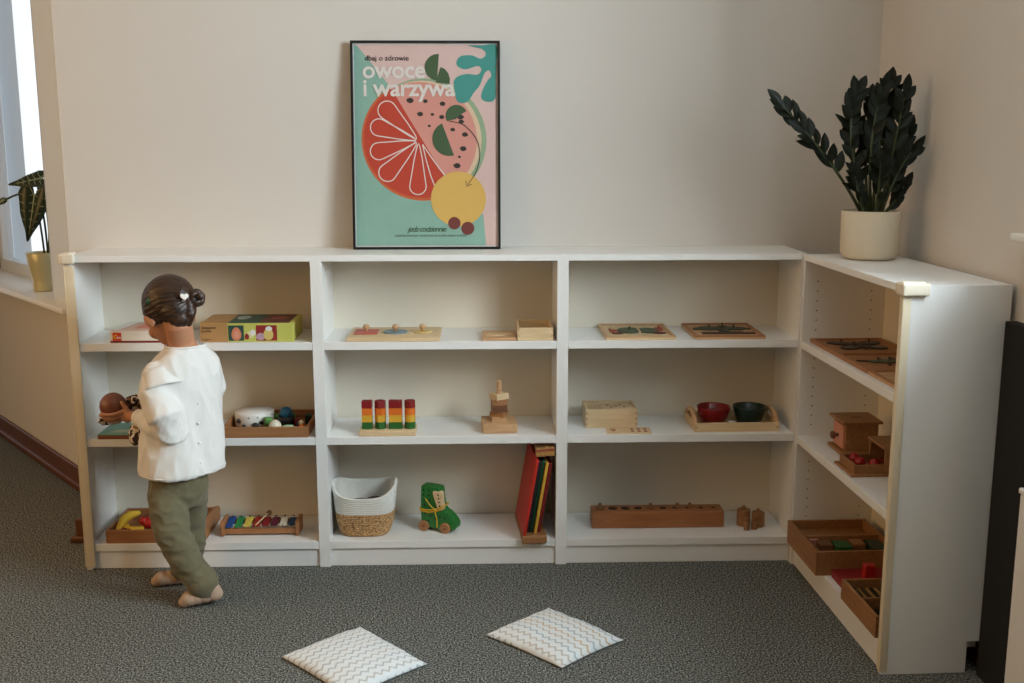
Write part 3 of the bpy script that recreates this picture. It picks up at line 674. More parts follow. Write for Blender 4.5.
def bell(c, s0, s1, r0, r1, a0, a1):
    n_ = 26; q = bmesh.new(); rows = []
    for j in range(6):
        k = j/5
        for lay_ in (0,):
            rows.append([q.verts.new(c+ad*(s0+(s1-s0)*k)+(e1*math.cos(a0+(a1-a0)*i/n_)+e2*math.sin(a0+(a1-a0)*i/n_))*(r0+(r1-r0)*k**1.2)*(1+.05*k*math.sin(i*1.9))) for i in range(n_+1)])
    for x, y in zip(rows, rows[1:]):
        for i in range(n_): q.faces.new((x[i], x[i+1], y[i+1], y[i]))
    bmesh.ops.recalc_face_normals(q, faces=q.faces[:])
    bmesh.ops.solidify(q, geom=q.faces[:], thickness=.0022); b_.merge(q, Matrix.Identity(4), M_shirt, True)
bell(SL+V((.004, .004, .012)), -.012, .050, .048, .067, 0, 2*PI)
ru = b_.build('sleeve_ruffle'); into(ru, child); ru.parent = bl
b_ = MB(); n_ = 60; pts = [p+V((0, 0, -.002)) for p in ring((.403, -.506, .426), .1295, .1035, 60, 2.4)]; pts.append(pts[0]); b_.tube(pts, .0030, M_shirt, 6, caps=False); hm = b_.build('hem'); into(hm, child); hm.parent = bl
b_ = MB(); pts = ring((.428, -.495, .808), .057, .051, 40, 2.3); pts.append(pts[0]); b_.tube(pts, .0045, M_shirt, 8, caps=False); hm = b_.build('neckline'); into(hm, child); hm.parent = bl
bc = -FD
for z in (.755, .70, .64, .58, .52, .46):
    k = {.755: .072, .70: .083, .64: .088, .58: .093, .52: .100, .46: .108}[z]
    b_ = MB(); b_.ball(V((.42-(.76-z)*.06, -.498, z))+bc*(k-.002), (.0045, .0045, .0045), M_shirt, 10); o = b_.build('button'); into(o, child); o.parent = bl
# trousers
b_ = MB()
b_.loft([ring(c, a, d, 36, 2.3) for c, a, d in (((.390, -.503, .455), .082, .072), ((.388, -.503, .40), .086, .076), ((.386, -.500, .345), .088, .078), ((.386, -.500, .305), .070, .062))], M_trouser)
b_.tube([(.362, -.535, .355), (.368, -.555, .290), (.384, -.572, .220), (.418, -.573, .140), (.450, -.567, .085), (.462, -.565, .062)], [.060, .056, .051, .047, .044, .044], M_trouser, 26)
b_.tube([(.406, -.458, .355), (.403, -.440, .280), (.396, -.425, .205), (.388, -.418, .130), (.372, -.418, .085), (.364, -.418, .070)], [.054, .050, .046, .043, .041, .040], M_trouser, 24)
tr = fuse(b_, 'trousers', M_trouser, .0040, 4, cloth(.0080, 14, 9, (1, 1, 1.3))); into(tr, child)
b_ = MB()
for c, rr, dd in (((.459, -.566, .072), .0500, V((.10, .02, -.25))), ((.3655, -.418, .076), .0450, V((-.08, 0, -.25)))):
    dd = dd.normalized(); b_.tube([V(c)-dd*.017, V(c)-dd*.014, V(c)+dd*.013, V(c)+dd*.016], [rr-.002, rr, rr, rr-.002], M_trouser, 28)
cf = b_.build('turned_up_cuff'); into(cf, child); cf.parent = tr
b_ = MB(); foot(*FL, g=.003); into(fuse(b_, 'sock', M_sock, .0032, 3), child)
b_ = MB(); foot(*FR, g=.003); into(fuse(b_, 'sock', M_sock, .0032, 3), child)

# the doll
M_doll = plain('doll_brown', (122, 72, 50), .38, .06, 30)
mp_, nt, b = _mat('spotted_cloth'); tc = nt.nodes.new('ShaderNodeTexCoord'); vo = nt.nodes.new('ShaderNodeTexVoronoi'); vo.inputs['Scale'].default_value = 95; nt.links.new(tc.outputs['Object'], vo.inputs['Vector'])
sp = nt.nodes.new('ShaderNodeSeparateColor'); nt.links.new(vo.outputs['Color'], sp.inputs[0]); rp = nt.nodes.new('ShaderNodeValToRGB'); rp.color_ramp.interpolation = 'CONSTANT'; e = rp.color_ramp.elements
for i, (p_, c_) in enumerate(((0, (52, 40, 36)), (.28, (206, 192, 168)), (.52, (140, 100, 66)), (.68, (226, 214, 206)), (.86, (70, 44, 40)))):
    x = e[i] if i < 2 else e.new(p_); x.position = p_; x.color = (*S(c_), 1)
nt.links.new(sp.outputs[0], rp.inputs[0]); nt.links.new(rp.outputs[0], b.inputs['Base Color']); b.inputs['Roughness'].default_value = .9
doll = thing('doll', (.21, -.41, .56), 'brown baby doll in a spotted outfit, held in the child\'s hand', 'doll')
b_ = MB(); b_.ball(D, (.0415, .0415, .0415), M_doll, 30); b_.ball(D+V((-.014, .022, -.014)), (.030, .028, .028), M_doll, 24); b_.ball(D+V((-.026, .044, -.014)), (.005, .006, .005), M_doll, 10)
b_.ball(D+V((.026, .028, -.020)), (.006, .010, .010), M_doll, 10); b_.ball(D+V((-.040, .008, -.010)), (.006, .009, .010), M_doll, 10); b_.tube([D, D+V((.050, .022, .0))], [.020, .018], M_doll, 12)
into(fuse(b_, 'head', M_doll, .0022, 3), doll)
for k in ((-.036, .036, .0), (-.010, .047, .004)): 
    b_ = MB(); b_.ball(D+V(k), (.0035, .0035, .004), BLK, 10); into(b_.build('eye'), doll)
b_ = MB()
b_.tube([D+V((.044, .020, .004)), D+V((.070, .026, .006)), D+V((.100, .020, -.008)), D+V((.122, .000, -.030))], [.020, .028, .030, .026], mp_, 18)
b_.tube([D+V((.066, .014, .018)), D+V((.070, -.012, .018))], [.013, .010], mp_, 12)
b_.tube([D+V((.058, .020, -.010)), D+V((.010, .012, -.052)), D+V((-.030, -.010, -.052)), D+V((-.038, -.018, -.044))], [.012, .011, .010, .009], mp_, 12)
b_.tube([D+V((.118, -.010, -.034)), D+V((.104, -.060, -.050)), D+V((.094, -.092, -.074)), D+V((.098, -.098, -.088))], [.022, .023, .023, .018], mp_, 14)
b_.tube([D+V((.116, .0, -.034)), D+V((.090, -.040, -.058)), D+V((.078, -.052, -.060))], [.020, .017, .012], mp_, 14)
into(fuse(b_, 'spotted_outfit', mp_, .0024, 3, cloth(.002, 40)), doll)

# ------------------------------------------------------------------ things on the shelves
def zst(z): return z+.0004
def bx(parent, name, c, d, m, bev=.0015, rot=None, label=None, group=None):
    b_ = MB(); b_.box(c, d, m, bev, rot, seg=2); o = b_.build(name, parent)
    if label and parent is None: pass
    return o
def tray(root, w, d, h, m, th=.008, floor_h=.006):
    """open wooden tray: floor and four sides with finger joints"""
    b_ = MB(); b_.box((0, 0, floor_h/2+.0005), (w-2*th+.001, d-2*th+.001, floor_h), m, 0); b_.build('tray_floor', root)
    for nm, c, dd in (('side', (0, -d/2+th/2, h/2), (w, th, h)), ('side', (0, d/2-th/2, h/2), (w, th, h)), ('side', (-w/2+th/2, 0, h/2), (th, d-2*th, h)), ('side', (w/2-th/2, 0, h/2), (th, d-2*th, h))):
        b_ = MB(); b_.box(c, dd, m, .001)
        if dd[0] > th*1.5:
            nj = max(2, int(h/.009)); 
            for sx in (-1, 1):
                for k in range(nj): 
                    if k % 2: b_.box((sx*(w/2-th/2), c[1], h*(k+.5)/nj), (th, th+.0006, h/nj*.9), M_beech if m is M_lightw else M_oak, 0)
        b_.build(nm, root)
# --- first bookcase, top shelf
z = zst(Z1)
t = thing('board_game_box', (.215, -.170, z), 'flat white game box with a small red square logo on the upper left shelf', 'box')
b_ = MB(); b_.box((0, 0, .003), (.182, .19, .006), C('box_darkred', (120, 30, 26), .5), .001); b_.build('box_base', t)
b_ = MB(); b_.box((0, 0, .022), (.184, .192, .032), C('box_white', (226, 220, 208), .5), .0015); b_.prism([(-.088, -.092), (.088, -.092), (.088, -.086), (-.088, -.086)], .0382, .0386, C('box_orangered', (196, 88, 60), .5))
PR_ = plain('box_print', (206, 170, 150), .5, .25, 40)
b_.prism([(-.07, -.07), (.075, -.07), (.075, .08), (-.05, .08)], .0382, .0385, PR_); b_.prism([(-.03, -.04), (.05, -.05), (.065, .03), (-.02, .05)], .0385, .0388, C('box_peach', (214, 128, 100), .5)); lid = b_.build('box_lid', t)
b_ = MB(); b_.box((-.068, -.0964, .0205), (.028, .0006, .027), C('logo_red', (206, 62, 30), .5), 0); lg = b_.build('logo_patch', lid)
text('C', .017, C('logo_yellow', (240, 190, 50), .5), 'logo_letters', lid, Matrix.Translation((-.079, -.0968, .0145)) @ FRONT, bold=.0006, extr=.0002)
text('lou', .011, C('logo_white', (236, 230, 220), .5), 'logo_letters', lid, Matrix.Translation((-.0685, -.0968, .0145)) @ FRONT, bold=.0003, extr=.0002)
t = thing('puzzle_box', (.567, -.170, z), 'yellow and brown puzzle box with egg picture on the upper left shelf', 'box')
w_, d_, h_ = .302, .185, .062
b_ = MB(); b_.box((0, 0, h_/2), (w_, d_, h_), C('box_lime', (196, 194, 96), .5), .001); bd = b_.build('box_body', t)
K = C('kraft', (176, 134, 84), .6); DG = C('print_green', (44, 78, 68), .5); DR = C('print_red', (150, 44, 40), .5)
b_ = MB(); yf = -d_/2-.0004
def fr(x0, x1, z0, z1, m, y=yf, e_=.0003): b_.box(((x0+x1)/2, y, (z0+z1)/2), (x1-x0, e_, z1-z0), m, 0)
fr(-.151, -.062, .0006, .0615, K); fr(-.060, -.010, .004, .055, DG); fr(.030, .098, .004, .055, DR)
b_.box((-.1065, 0, h_+.0004), (.089, d_, .0006), K, 0); b_.box((-.012, 0, h_+.0004), (.10, d_*.96, .0006), DG, 0); b_.box((.088, 0, h_+.0004), (.098, d_*.96, .0006), C('print_maroon', (96, 50, 48), .5), 0)
b_.box((-.1514, 0, h_/2), (.0006, d_*.99, h_*.98), K, 0)
def egg(cx, cz, rx, rz_, m, y): T = Matrix.Translation((0, y, 0)) @ FRONT; b_.prism([(cx+rx*math.cos(a*PI/10)*(1-.15*math.sin(a*PI/10)), cz+rz_*math.sin(a*PI/10)) for a in range(20)], 0, .0003, m, T)
egg(-.034, .027, .016, .022, C('egg_orange', (214, 132, 96), .5), yf-.0004); egg(-.033, .025, .008, .013, C('egg_pink', (222, 150, 130), .5), yf-.0008)
egg(.010, .024, .012, .012, C('print_cream', (222, 214, 160), .5), yf-.0004); egg(.020, .031, .009, .010, WHT, yf-.0008); egg(.000, .018, .007, .010, DR, yf-.0009)
egg(.044, .018, .014, .012, C('print_lilac', (186, 150, 166), .5), yf-.0004); egg(.070, .026, .016, .020, C('chick_yellow', (216, 190, 110), .5), yf-.0008); egg(.072, .044, .011, .008, WHT, yf-.0012)
T2 = Matrix.Translation((0, 0, h_+.0008))
b_.prism([(-.03+.022*math.cos(a*.5), .02+.04*math.sin(a*.5)) for a in range(12)], 0, .0003, C('top_print_grey', (150, 156, 140), .5), T2); b_.prism([(.09+.03*math.cos(a*.5), .01+.03*math.sin(a*.5)) for a in range(12)], 0, .0003, C('top_print_rose', (164, 90, 80), .5), T2)
b_.build('printed_picture', bd)
for s_, zz_, sz in (('Sequence', .044, .0125), ('puzzle', .033, .0125), ('3 years +', .006, .0085)): text(s_, sz, P_ink, 'lettering', bd, Matrix.Translation((-.147, yf-.0004, zz_)) @ FRONT, bold=.0002, extr=.0002)
# --- first bookcase, middle shelf
z = zst(Z2)
t = thing('picture_tablet', (.168, -.205, z), 'flat teal topped wooden tablet on the middle left shelf below the doll', 'puzzle', R(0))
b_ = MB(); b_.box((0, 0, .006), (.205, .15, .012), C('red_brown_edge', (136, 76, 52), .5), .002); b_.build('tablet_base', t); b_ = MB(); b_.box((0, 0, .0145), (.205, .15, .005), C('teal_tablet', (110, 156, 140), .5), .002)
b_.prism([(-.07, -.05), (.06, -.055), (.07, -.02), (-.05, -.015)], .0171, .0175, C('tablet_print', (176, 186, 160), .5)); b_.prism([(.0, .0), (.05, -.01), (.06, .04), (.01, .05)], .0171, .0175, C('tablet_print_green', (70, 120, 96), .5)); b_.build('tablet_top', t)
t = thing('wooden_tray', (.615, -.155, z), 'wooden toy tray with green and blue toys on the middle left shelf', 'tray')
tray(t, .285, .245, .036, M_beechd)
t_ = thing('cow_patterned_box', (.552, -.130, z+.007), 'round white toy box with dark spots lying in the middle shelf tray', 'toy')
b_ = MB(); b_.lathe([(0, 0), (.060, 0), (.066, .004), (.067, .045), (.063, .053), (0, .056)], WHT, n=40); bo = b_.build('box_body', t_)
b_ = MB()
for a, zz_, s_ in ((-95, .040, .0028), (-70, .040, .0028), (-130, .026, .009), (-78, .014, .012), (-60, .022, .008), (-40, .020, .009), (-112, .010, .008)):
    b_.ball((.0665*math.cos(R(a)), .0665*math.sin(R(a)), zz_), (s_, s_, s_*.8), BLK, 12)
b_.build('dark_spots', bo)
def toy(name, loc, label, fn, cat='toy', group=None, rz=0):
    b_ = MB(); fn(b_); o = b_.build(name); place(o, loc, rz); return tag(o, label, cat, group)
zf = z+.0072
GP = C('grass_green_paint', (84, 140, 66), .5)
toy('toy_leaf', (.545, -.235, zf), 'dark green felt leaf at the front of the middle shelf tray', lambda b_: leaf(b_, V((-.03, 0, .010)), V((1, 0, .1)), V((0, 0, 1)), .062, .030, C('leaf_deep_green', (58, 104, 66), .7), .3))
toy('toy_block', (.612, -.196, zf), 'light green wooden block behind the white ball in the middle tray', lambda b_: (b_.box((0, 0, .030), (.026, .030, .022), GP, .004, (0, .2, .3), seg=2), b_.box((.0, .006, .012), (.024, .026, .022), GP, .003)))
toy('toy_bar', (.645, -.110, zf), 'long green wooden bar lying across the middle tray', lambda b_: b_.tube([(-.045, -.01, .022), (0, .0, .026), (.035, .01, .024)], [.009, .010, .009], GP, 14))
toy('ball', (.6400, -.232, zf), 'cream white ball in the front of the middle shelf tray', lambda b_: b_.ball((0, 0, .021), .021, C('cream_white', (222, 214, 190), .5), 24), 'ball')
toy('toy_leaf', (.683, -.236, zf), 'pale mint green leaf shaped piece in the middle tray', lambda b_: b_.prism([(-.022, -.005), (0, -.012), (.022, -.002), (.018, .010), (-.008, .010)], .004, .024, PALEG, bev=.003))
toy('toy_cup', (.664, -.150, zf), 'dark round cup holding the blue ball in the middle tray', lambda b_: b_.lathe([(0, 0), (.020, 0), (.026, .012), (.028, .036), (.025, .036), (.022, .014), (0, .012)], BLK, n=28), 'cup')
toy('ball', (.664, -.150, zf+.024), 'teal blue ball on the dark cup in the middle tray', lambda b_: b_.ball((0, 0, .021), .0225, TEAL, 24), 'ball')
toy('toy_block', (.700, -.150, zf), 'dark red block at the right of the middle shelf tray', lambda b_: b_.box((0, 0, .014), (.026, .030, .026), DRED, .004, (0, 0, .4), seg=2))
toy('toy_block', (.715, -.190, zf), 'small navy block beside the peg doll in the middle tray', lambda b_: b_.box((0, 0, .011), (.024, .024, .021), C('navy_paint', (24, 26, 56)), .003, (0, 0, .2), seg=2))
toy('peg_figure', (.727, -.228, zf), 'orange and yellow wooden peg figure in the corner of the middle tray', lambda b_: (b_.lathe([(0, 0), (.011, 0), (.012, .004), (.009, .022), (.006, .026), (0, .027)], ORG, n=20), b_.ball((0, 0, .032), .0085, M_lightw, 14)), 'figure')
toy('toy_block', (.733, -.110, zf), 'dark green block at the back right of the middle tray', lambda b_: b_.box((0, 0, .015), (.022, .040, .030), DGREEN, .003, (0, 0, .1), seg=2))
# --- first bookcase, bottom shelf
z = zst(Z3)
t = thing('wooden_tray', (.232, -.160, z), 'wooden tray of toy fruit on the bottom left shelf behind the child\'s legs', 'tray')
tray(t, .328, .230, .046, M_beechd, .009)
b_ = MB(); b_.prism([(-.115, 0), (-.10, .010), (-.06, .020), (0, .023), (.06, .020), (.10, .010), (.115, 0)], -.0045, .0045, M_beechd, Matrix.Translation((.1595, 0, .046)) @ Matrix(((0, 0, 1, 0), (1, 0, 0, 0), (0, 1, 0, 0), (0, 0, 0, 1))) , bev=.001); b_.build('raised_end', t)
zf = z+.0072
toy('toy_banana', (.125, -.175, zf), 'curved yellow toy banana in the bottom shelf tray', lambda b_: b_.tube([(-.030, -.050, .026), (-.028, -.012, .042), (-.014, .022, .050), (.008, .042, .050)], [.010, .015, .015, .009], YELL, 16), 'toy fruit')
toy('toy_banana', (.130, -.222, zf), 'second yellow toy banana lying under the first in the bottom tray', lambda b_: b_.tube([(-.022, .045, .020), (-.010, 0, .022), (.028, -.016, .024), (.046, -.010, .030)], [.009, .015, .014, .008], YELL, 16), 'toy fruit')
toy('toy_pepper', (.186, -.180, zf), 'bright red toy pepper in the middle of the bottom tray', lambda b_: (b_.ball((0, 0, .032), (.030, .024, .020), RED, 22), b_.ball((.014, .012, .044), (.020, .018, .014), RED, 18), b_.ball((-.018, -.010, .042), (.014, .014, .014), RED, 18)), 'toy fruit')
toy('toy_apple', (.125, -.242, zf), 'dark red toy apple at the front left of the bottom tray', lambda b_: b_.lathe([(0, .004), (.012, 0), (.021, .010), (.022, .022), (.014, .033), (.004, .031), (0, .028)], DRED, n=24), 'toy fruit')
toy('ball', (.158, -.243, zf), 'small white and red ball at the front of the bottom tray', lambda b_: (b_.ball((0, 0, .016), .016, WHT, 18), b_.ball((-.003, 0, .0165), (.0155, .0163, .0155), DRED, 18)), 'ball')
toy('toy_cucumber', (.213, -.240, zf), 'green toy cucumber lying at the front of the bottom tray', lambda b_: b_.tube([(-.034, 0, .013), (0, 0, .014), (.036, .002, .013)], [.011, .013, .011], C('cucumber_green', (60, 110, 50), .5), 14), 'toy fruit')
toy('toy_stick', (.238, -.190, zf), 'thin wooden stick propped in the bottom tray', lambda b_: b_.tube([(-.012, -.04, .028), (.02, .02, .050)], .004, M_lightw, 10))
toy('toy_tomato', (.190, -.105, zf), 'dark red toy tomato at the back of the bottom tray', lambda b_: b_.ball((0, 0, .026), (.028, .028, .024), DRED, 20), 'toy fruit')
toy('toy_plum', (.270, -.150, zf), 'maroon toy plum near the child\'s leg in the bottom tray', lambda b_: b_.ball((0, 0, .026), (.026, .028, .024), MAROON, 20), 'toy fruit')
toy('ball', (.357, -.205, zf), 'dark blue ball at the right end of the bottom tray', lambda b_: b_.ball((0, 0, .026), .026, C('ball_blue', (36, 44, 128), .4), 24), 'ball')
toy('toy_block', (.352, -.130, zf), 'black block behind the blue ball in the bottom tray', lambda b_: b_.box((0, 0, .022), (.045, .05, .042), BLK, .004, seg=2))
t = thing('xylophone', (.571, -.180, z), 'small wooden xylophone with eight coloured bars on the bottom left shelf', 'xylophone')
for x in (-.1275, .1275): b_ = MB(); b_.box((x, 0, .026), (.014, .085, .052), M_beechd, .004, seg=2); b_.build('end_block', t)
for y, h_ in ((-.030, .016), (.030, .030)): b_ = MB(); b_.box((0, y, h_), (.242, .010, .018), M_beechd, .001); b_.build('rail', t)
for i, cc in enumerate((C('bar_blue', (26, 78, 150), .25), C('bar_green', (32, 130, 72), .25), C('bar_yellow', (206, 186, 84), .25), C('bar_red', (150, 36, 24), .25), C('bar_crimson', (130, 24, 34), .25), C('bar_purple', (92, 28, 52), .25), C('bar_white', (214, 206, 186), .25), C('bar_navy', (20, 60, 92), .25))):
    x = -.106+i*.0303; b_ = MB(); b_.box((0, 0, 0), (.024, .074-.003*i, .004), cc, .001, (R(10), 0, 0)); o = b_.build('bar', t); o.location = (x, 0, .038)
    b_ = MB()
    for y in (-.028, .028): b_.ball((0, y*.93, .003+y*.3), (.0036, .0036, .0028), M_hole if i != 6 else BLK, 10)
    s_ = b_.build('screw', o)
t = thing('xylophone_mallet', (.571, -.180, z), 'thin mallet with a brown ball head lying on the xylophone', 'mallet')
b_ = MB(); b_.tube([(-.014, -.040, .040), (.014, .045, .052)], .0022, M_lightw, 8); b_.build('stick', t); b_ = MB(); b_.ball((.016, .050, .053), .0095, M_walnut, 16); b_.build('head', t)

# --- second bookcase, top shelf
z = zst(Z1)
t = thing('knob_puzzle_board', (1.044, -.165, z), 'pale three hole puzzle board with knobbed shapes on the upper shelf below the poster', 'puzzle')
b_ = MB(); b_.box((0, 0, .006), (.306, .215, .012), M_lightw, .002, seg=2); b_.build('board', t)
def knobpiece(name, x, label, m, kind):
    t = thing(name, (1.044+x, -.165, z+.0122), label, 'puzzle piece')
    b_ = MB()
    if kind == 's': b_.box((0, 0, .002), (.078, .085, .004), m, .0008)
    else: b_.cyl((0, 0, .002), .041 if kind == 'c' else .030, .004, m, 36)
    b_.build('plate', t)
    b_ = MB(); b_.lathe([(0, .004), (.006, .004), (.005, .009), (.010, .014), (.0115, .020), (.009, .026), (0, .0285)], M_beech, n=22); b_.build('knob', t)
knobpiece('puzzle_square', -.098, 'red square puzzle piece with a wooden knob', C('coral_red', (188, 92, 80), .5), 's')
knobpiece('puzzle_circle', 0, 'blue grey round puzzle piece with a wooden knob', C('grey_blue', (120, 142, 150), .5), 'c')
knobpiece('puzzle_circle', .092, 'yellowish round puzzle piece with a wooden knob', C('pale_yellow', (214, 188, 120), .5), 'd')
t = thing('wooden_tablet', (1.392, -.195, z), 'flat wooden tablet beside the small open box below the poster', 'puzzle')
b_ = MB(); b_.box((0, 0, .005), (.112, .150, .010), M_beech, .0015); b_.build('board', t)
b_ = MB(); b_.prism([(-.045, -.03), (-.01, -.04), (.045, -.02), (.035, .015), (-.03, .01)], .0102, .0125, M_lightw); b_.build('loose_piece', t)
t = thing('wooden_box', (1.511, -.180, z), 'small open pale wooden box at the right end below the poster', 'box'); tray(t, .118, .175, .042, M_lightw, .007)
# --- second bookcase, middle shelf
z = zst(Z2)
t = thing('stacking_board', (1.018, -.222, z), 'pale wooden peg board carrying four rainbow block stacks', 'stacking toy')
b_ = MB(); b_.box((0, 0, .009), (.188, .100, .018), M_lightw, .002, seg=2); b_.build('board', t)
for x in (-.069, -.025, .026, .074): b_ = MB(); b_.cyl((x, -.010, .060), .0035, .085, M_lightw, 12); b_.build('peg', t)
cols = (('green', C('block_green', (34, 96, 38), .5)), ('yellow', C('block_yellow', (216, 166, 52), .5)), ('orange', C('block_orange', (220, 112, 34), .5)), ('dark red', C('block_red', (132, 22, 24), .5)))
shp = (('square', 'leftmost', -.069), ('octagonal', 'second', -.025), ('wide rectangular', 'third', .026), ('round', 'rightmost', .074))
def ringprism(b_, outer, m, hh):   # with a hole so it slides on its peg
    n_ = 24; q = bmesh.new(); r_ = .0042
    def op(a):
        best = 1e9; d = V((math.cos(a), math.sin(a), 0))
        for i in range(len(outer)):
            p, p2 = V((*outer[i], 0)), V((*outer[(i+1) % len(outer)], 0)); e_ = p2-p; den = d.x*e_.y-d.y*e_.x
            if abs(den) < 1e-9: continue
            tt = (p.x*e_.y-p.y*e_.x)/den; uu = (p.x*d.y-p.y*d.x)/den
            if tt > 0 and -1e-6 <= uu <= 1+1e-6: best = min(best, tt)
        return d*best
    an = sorted(set([round(2*PI*i/n_, 5) for i in range(n_)]+[round(math.atan2(y, x) % (2*PI), 5) for x, y in outer]))
    O = [op(a) for a in an]; I = [V((math.cos(a), math.sin(a), 0))*r_ for a in an]; up = V((0, 0, hh)); N = len(an)
    L = [[q.verts.new(p) for p in O], [q.verts.new(p+up) for p in O], [q.verts.new(p+up) for p in I], [q.verts.new(p) for p in I]]
    for a, b2 in ((0, 1), (1, 2), (2, 3), (3, 0)):
        for i in range(N): j = (i+1) % N; q.faces.new((L[a][i], L[a][j], L[b2][j], L[b2][i]))
    bmesh.ops.recalc_face_normals(q, faces=q.faces[:]); b_.merge(q, Matrix.Identity(4), m)
for sn, pn, x in shp:
    for k, (cn, cm) in enumerate(cols):
        b_ = MB()
        if sn == 'square': o_ = [(-.0165, -.015), (.0165, -.015), (.0165, .015), (-.0165, .015)]
        elif sn == 'octagonal': o_ = [(.019*math.cos(PI/3*i+.3), .019*math.sin(PI/3*i+.3)) for i in range(6)]
        elif sn == 'round': o_ = [(.018*math.cos(PI/12*i), .018*math.sin(PI/12*i)) for i in range(24)]
        else: o_ = [(-.0215, -.015), (.0215, -.015), (.0215, .015), (-.0215, .015)]
        ringprism(b_, o_, cm, .0236); o = b_.build('stacking_block'); place(o, (1.018+x, -.232, z+.0182+k*.0238), random.uniform(-.04, .04) if sn != 'octagonal' else random.uniform(-.5, .5))
        tag(o, '%s %s wooden block on the %s peg of the rainbow stacker' % (cn, {'octagonal': 'six-sided'}.get(sn, sn), pn), 'block', 'rainbow stacking blocks')
t = thing('stacking_tower', (1.392, -.192, z), 'square wooden base and peg of the stacking tower on the middle shelf', 'stacking toy', R(3))
b_ = MB(); b_.box((0, 0, .0165), (.118, .118, .033), M_beech, .005, seg=3); b_.build('base', t); b_ = MB(); b_.cyl((0, 0, .100), .0085, .140, M_beech, 20, bev=.003); b_.build('peg', t)
for k, (dx, w_, d_, h_, a, mm, nm) in enumerate(((0, .050, .050, .015, 2, M_beech, 'light brown square block lowest on the stacking tower'), (-.002, .050, .046, .016, -24, M_beechd, 'two-tone block second from the bottom of the stacking tower'), (0, .050, .050, .022, 6, M_walnut, 'dark walnut block in the middle of the stacking tower'), (-.003, .050, .040, .020, 10, M_beechd, 'amber block fourth from the bottom of the stacking tower'), (.002, .052, .042, .020, 38, M_lightw, 'pale block turned crosswise on top of the stacking tower'))):
    zz_ = .0332+sum((.0152, .0162, .0222, .0202, .0202)[:k]); b_ = MB(); rr = math.hypot(w_, d_)/2
    o_ = [(-w_/2, -d_/2), (w_/2, -d_/2), (w_/2, d_/2), (-w_/2, d_/2)]
    q_ = 0.0089
    ringprism(b_, o_, mm, h_)
    for v in b_.bm.verts:
        if abs(math.hypot(v.co.x, v.co.y)-.0042) < .0005: v.co.x *= 2.1; v.co.y *= 2.1
    o = b_.build('tower_block'); place(o, (1.392, -.192, z+zz_), R(a)); tag(o, nm, 'block', 'blocks on the stacking tower')
# --- second bookcase, bottom shelf
z = zst(Z3)
mj, nt, b = _mat('jute_rope'); tc = nt.nodes.new('ShaderNodeTexCoord'); n = nt.nodes.new('ShaderNodeTexNoise'); n.inputs['Scale'].default_value = 130; n.inputs['Detail'].default_value = 4; mpn = nt.nodes.new('ShaderNodeMapping'); mpn.inputs['Scale'].default_value = (1, 1, 1.6)
nt.links.new(tc.outputs['Object'], mpn.inputs[0]); nt.links.new(mpn.outputs[0], n.inputs['Vector']); rp = nt.nodes.new('ShaderNodeValToRGB'); rp.color_ramp.elements[0].position = .35; rp.color_ramp.elements[0].color = (*S((122, 84, 50)), 1); rp.color_ramp.elements[1].position = .62; rp.color_ramp.elements[1].color = (*S((222, 180, 126)), 1)
nt.links.new(n.outputs[0], rp.inputs[0]); nt.links.new(rp.outputs[0], b.inputs['Base Color']); b.inputs['Roughness'].default_value = .9
bp = nt.nodes.new('ShaderNodeBump'); bp.inputs['Strength'].default_value = .9; bp.inputs['Distance'].default_value = .004; nt.links.new(n.outputs[0], bp.inputs['Height']); nt.links.new(bp.outputs[0], b.inputs['Normal'])
M_rope = plain('white_rope', (224, 222, 214), .9, .05, 90, .3)
t = thing('rope_basket', (.928, -.170, z), 'white rope and jute basket on the bottom shelf of the second bookcase', 'basket')
def bring(k, rx, ry, zf, n=56, p=3.2):
    out = []
    for i in range(n):
        a = 2*PI*i/n; ct, st = math.cos(a), math.sin(a)
        out.append(V((rx*math.copysign(abs(ct)**(2/p), ct), ry*math.copysign(abs(st)**(2/p), st), zf(a))))
    return out
def bsize(hh): s_ = min(1, .78+.22*(hh/.05)**.5) if hh < .05 else 1+.14*(hh-.05)/.13; return .096*s_, .082*s_
def rim(a): return .142+.034*abs(math.cos(a))**2.2+(.016*max(0, math.sin(a)))
def coils(z0f, z1f, nc, m, name, inner=False):
    b_ = MB(); rings = []
    for c in range(nc):
        for s_ in range(5):
            k = (c+s_/5)/nc; bulge = .0028*math.sin(PI*s_/5)
            def zf(a, k=k): return z0f(a)*(1-k)+z1f(a)*k
            hh = (zf(0)+zf(PI/2))/2; rx, ry = bsize(hh); rings.append(bring(0, rx+bulge, ry+bulge, zf))
    def zf1(a): return z1f(a)
    hh = (zf1(0)+zf1(PI/2))/2; rx, ry = bsize(hh); rings.append(bring(0, rx, ry, zf1))
    if inner:
        for k in range(0, nc+1):
            kk = 1-k/nc
            def zf(a, kk=kk): return z0f(a)*(1-kk)+z1f(a)*kk
            hh = (zf(0)+zf(PI/2))/2; rx, ry = bsize(hh); rings.append(bring(0, rx-.007-.0015*(k % 2), ry-.007-.0015*(k % 2), zf))
    b_.loft(rings, m, caps=not inner); return b_.build(name, t)
zmid = lambda a: .082
b_ = coils(lambda a: .0, zmid, 11, mj, 'jute_body')
coils(zmid, rim, 9, M_rope, 'rope_rim', True)
for sx in (-1, 1):
    b_ = MB(); b_.tube([V((sx*.106, yy, zz_)) for yy, zz_ in ((-.040, .155), (-.036, .168), (-.02, .178), (.0, .181), (.02, .178), (.036, .168), (.040, .155))], .005, M_rope, 10); b_.build('handle', t)
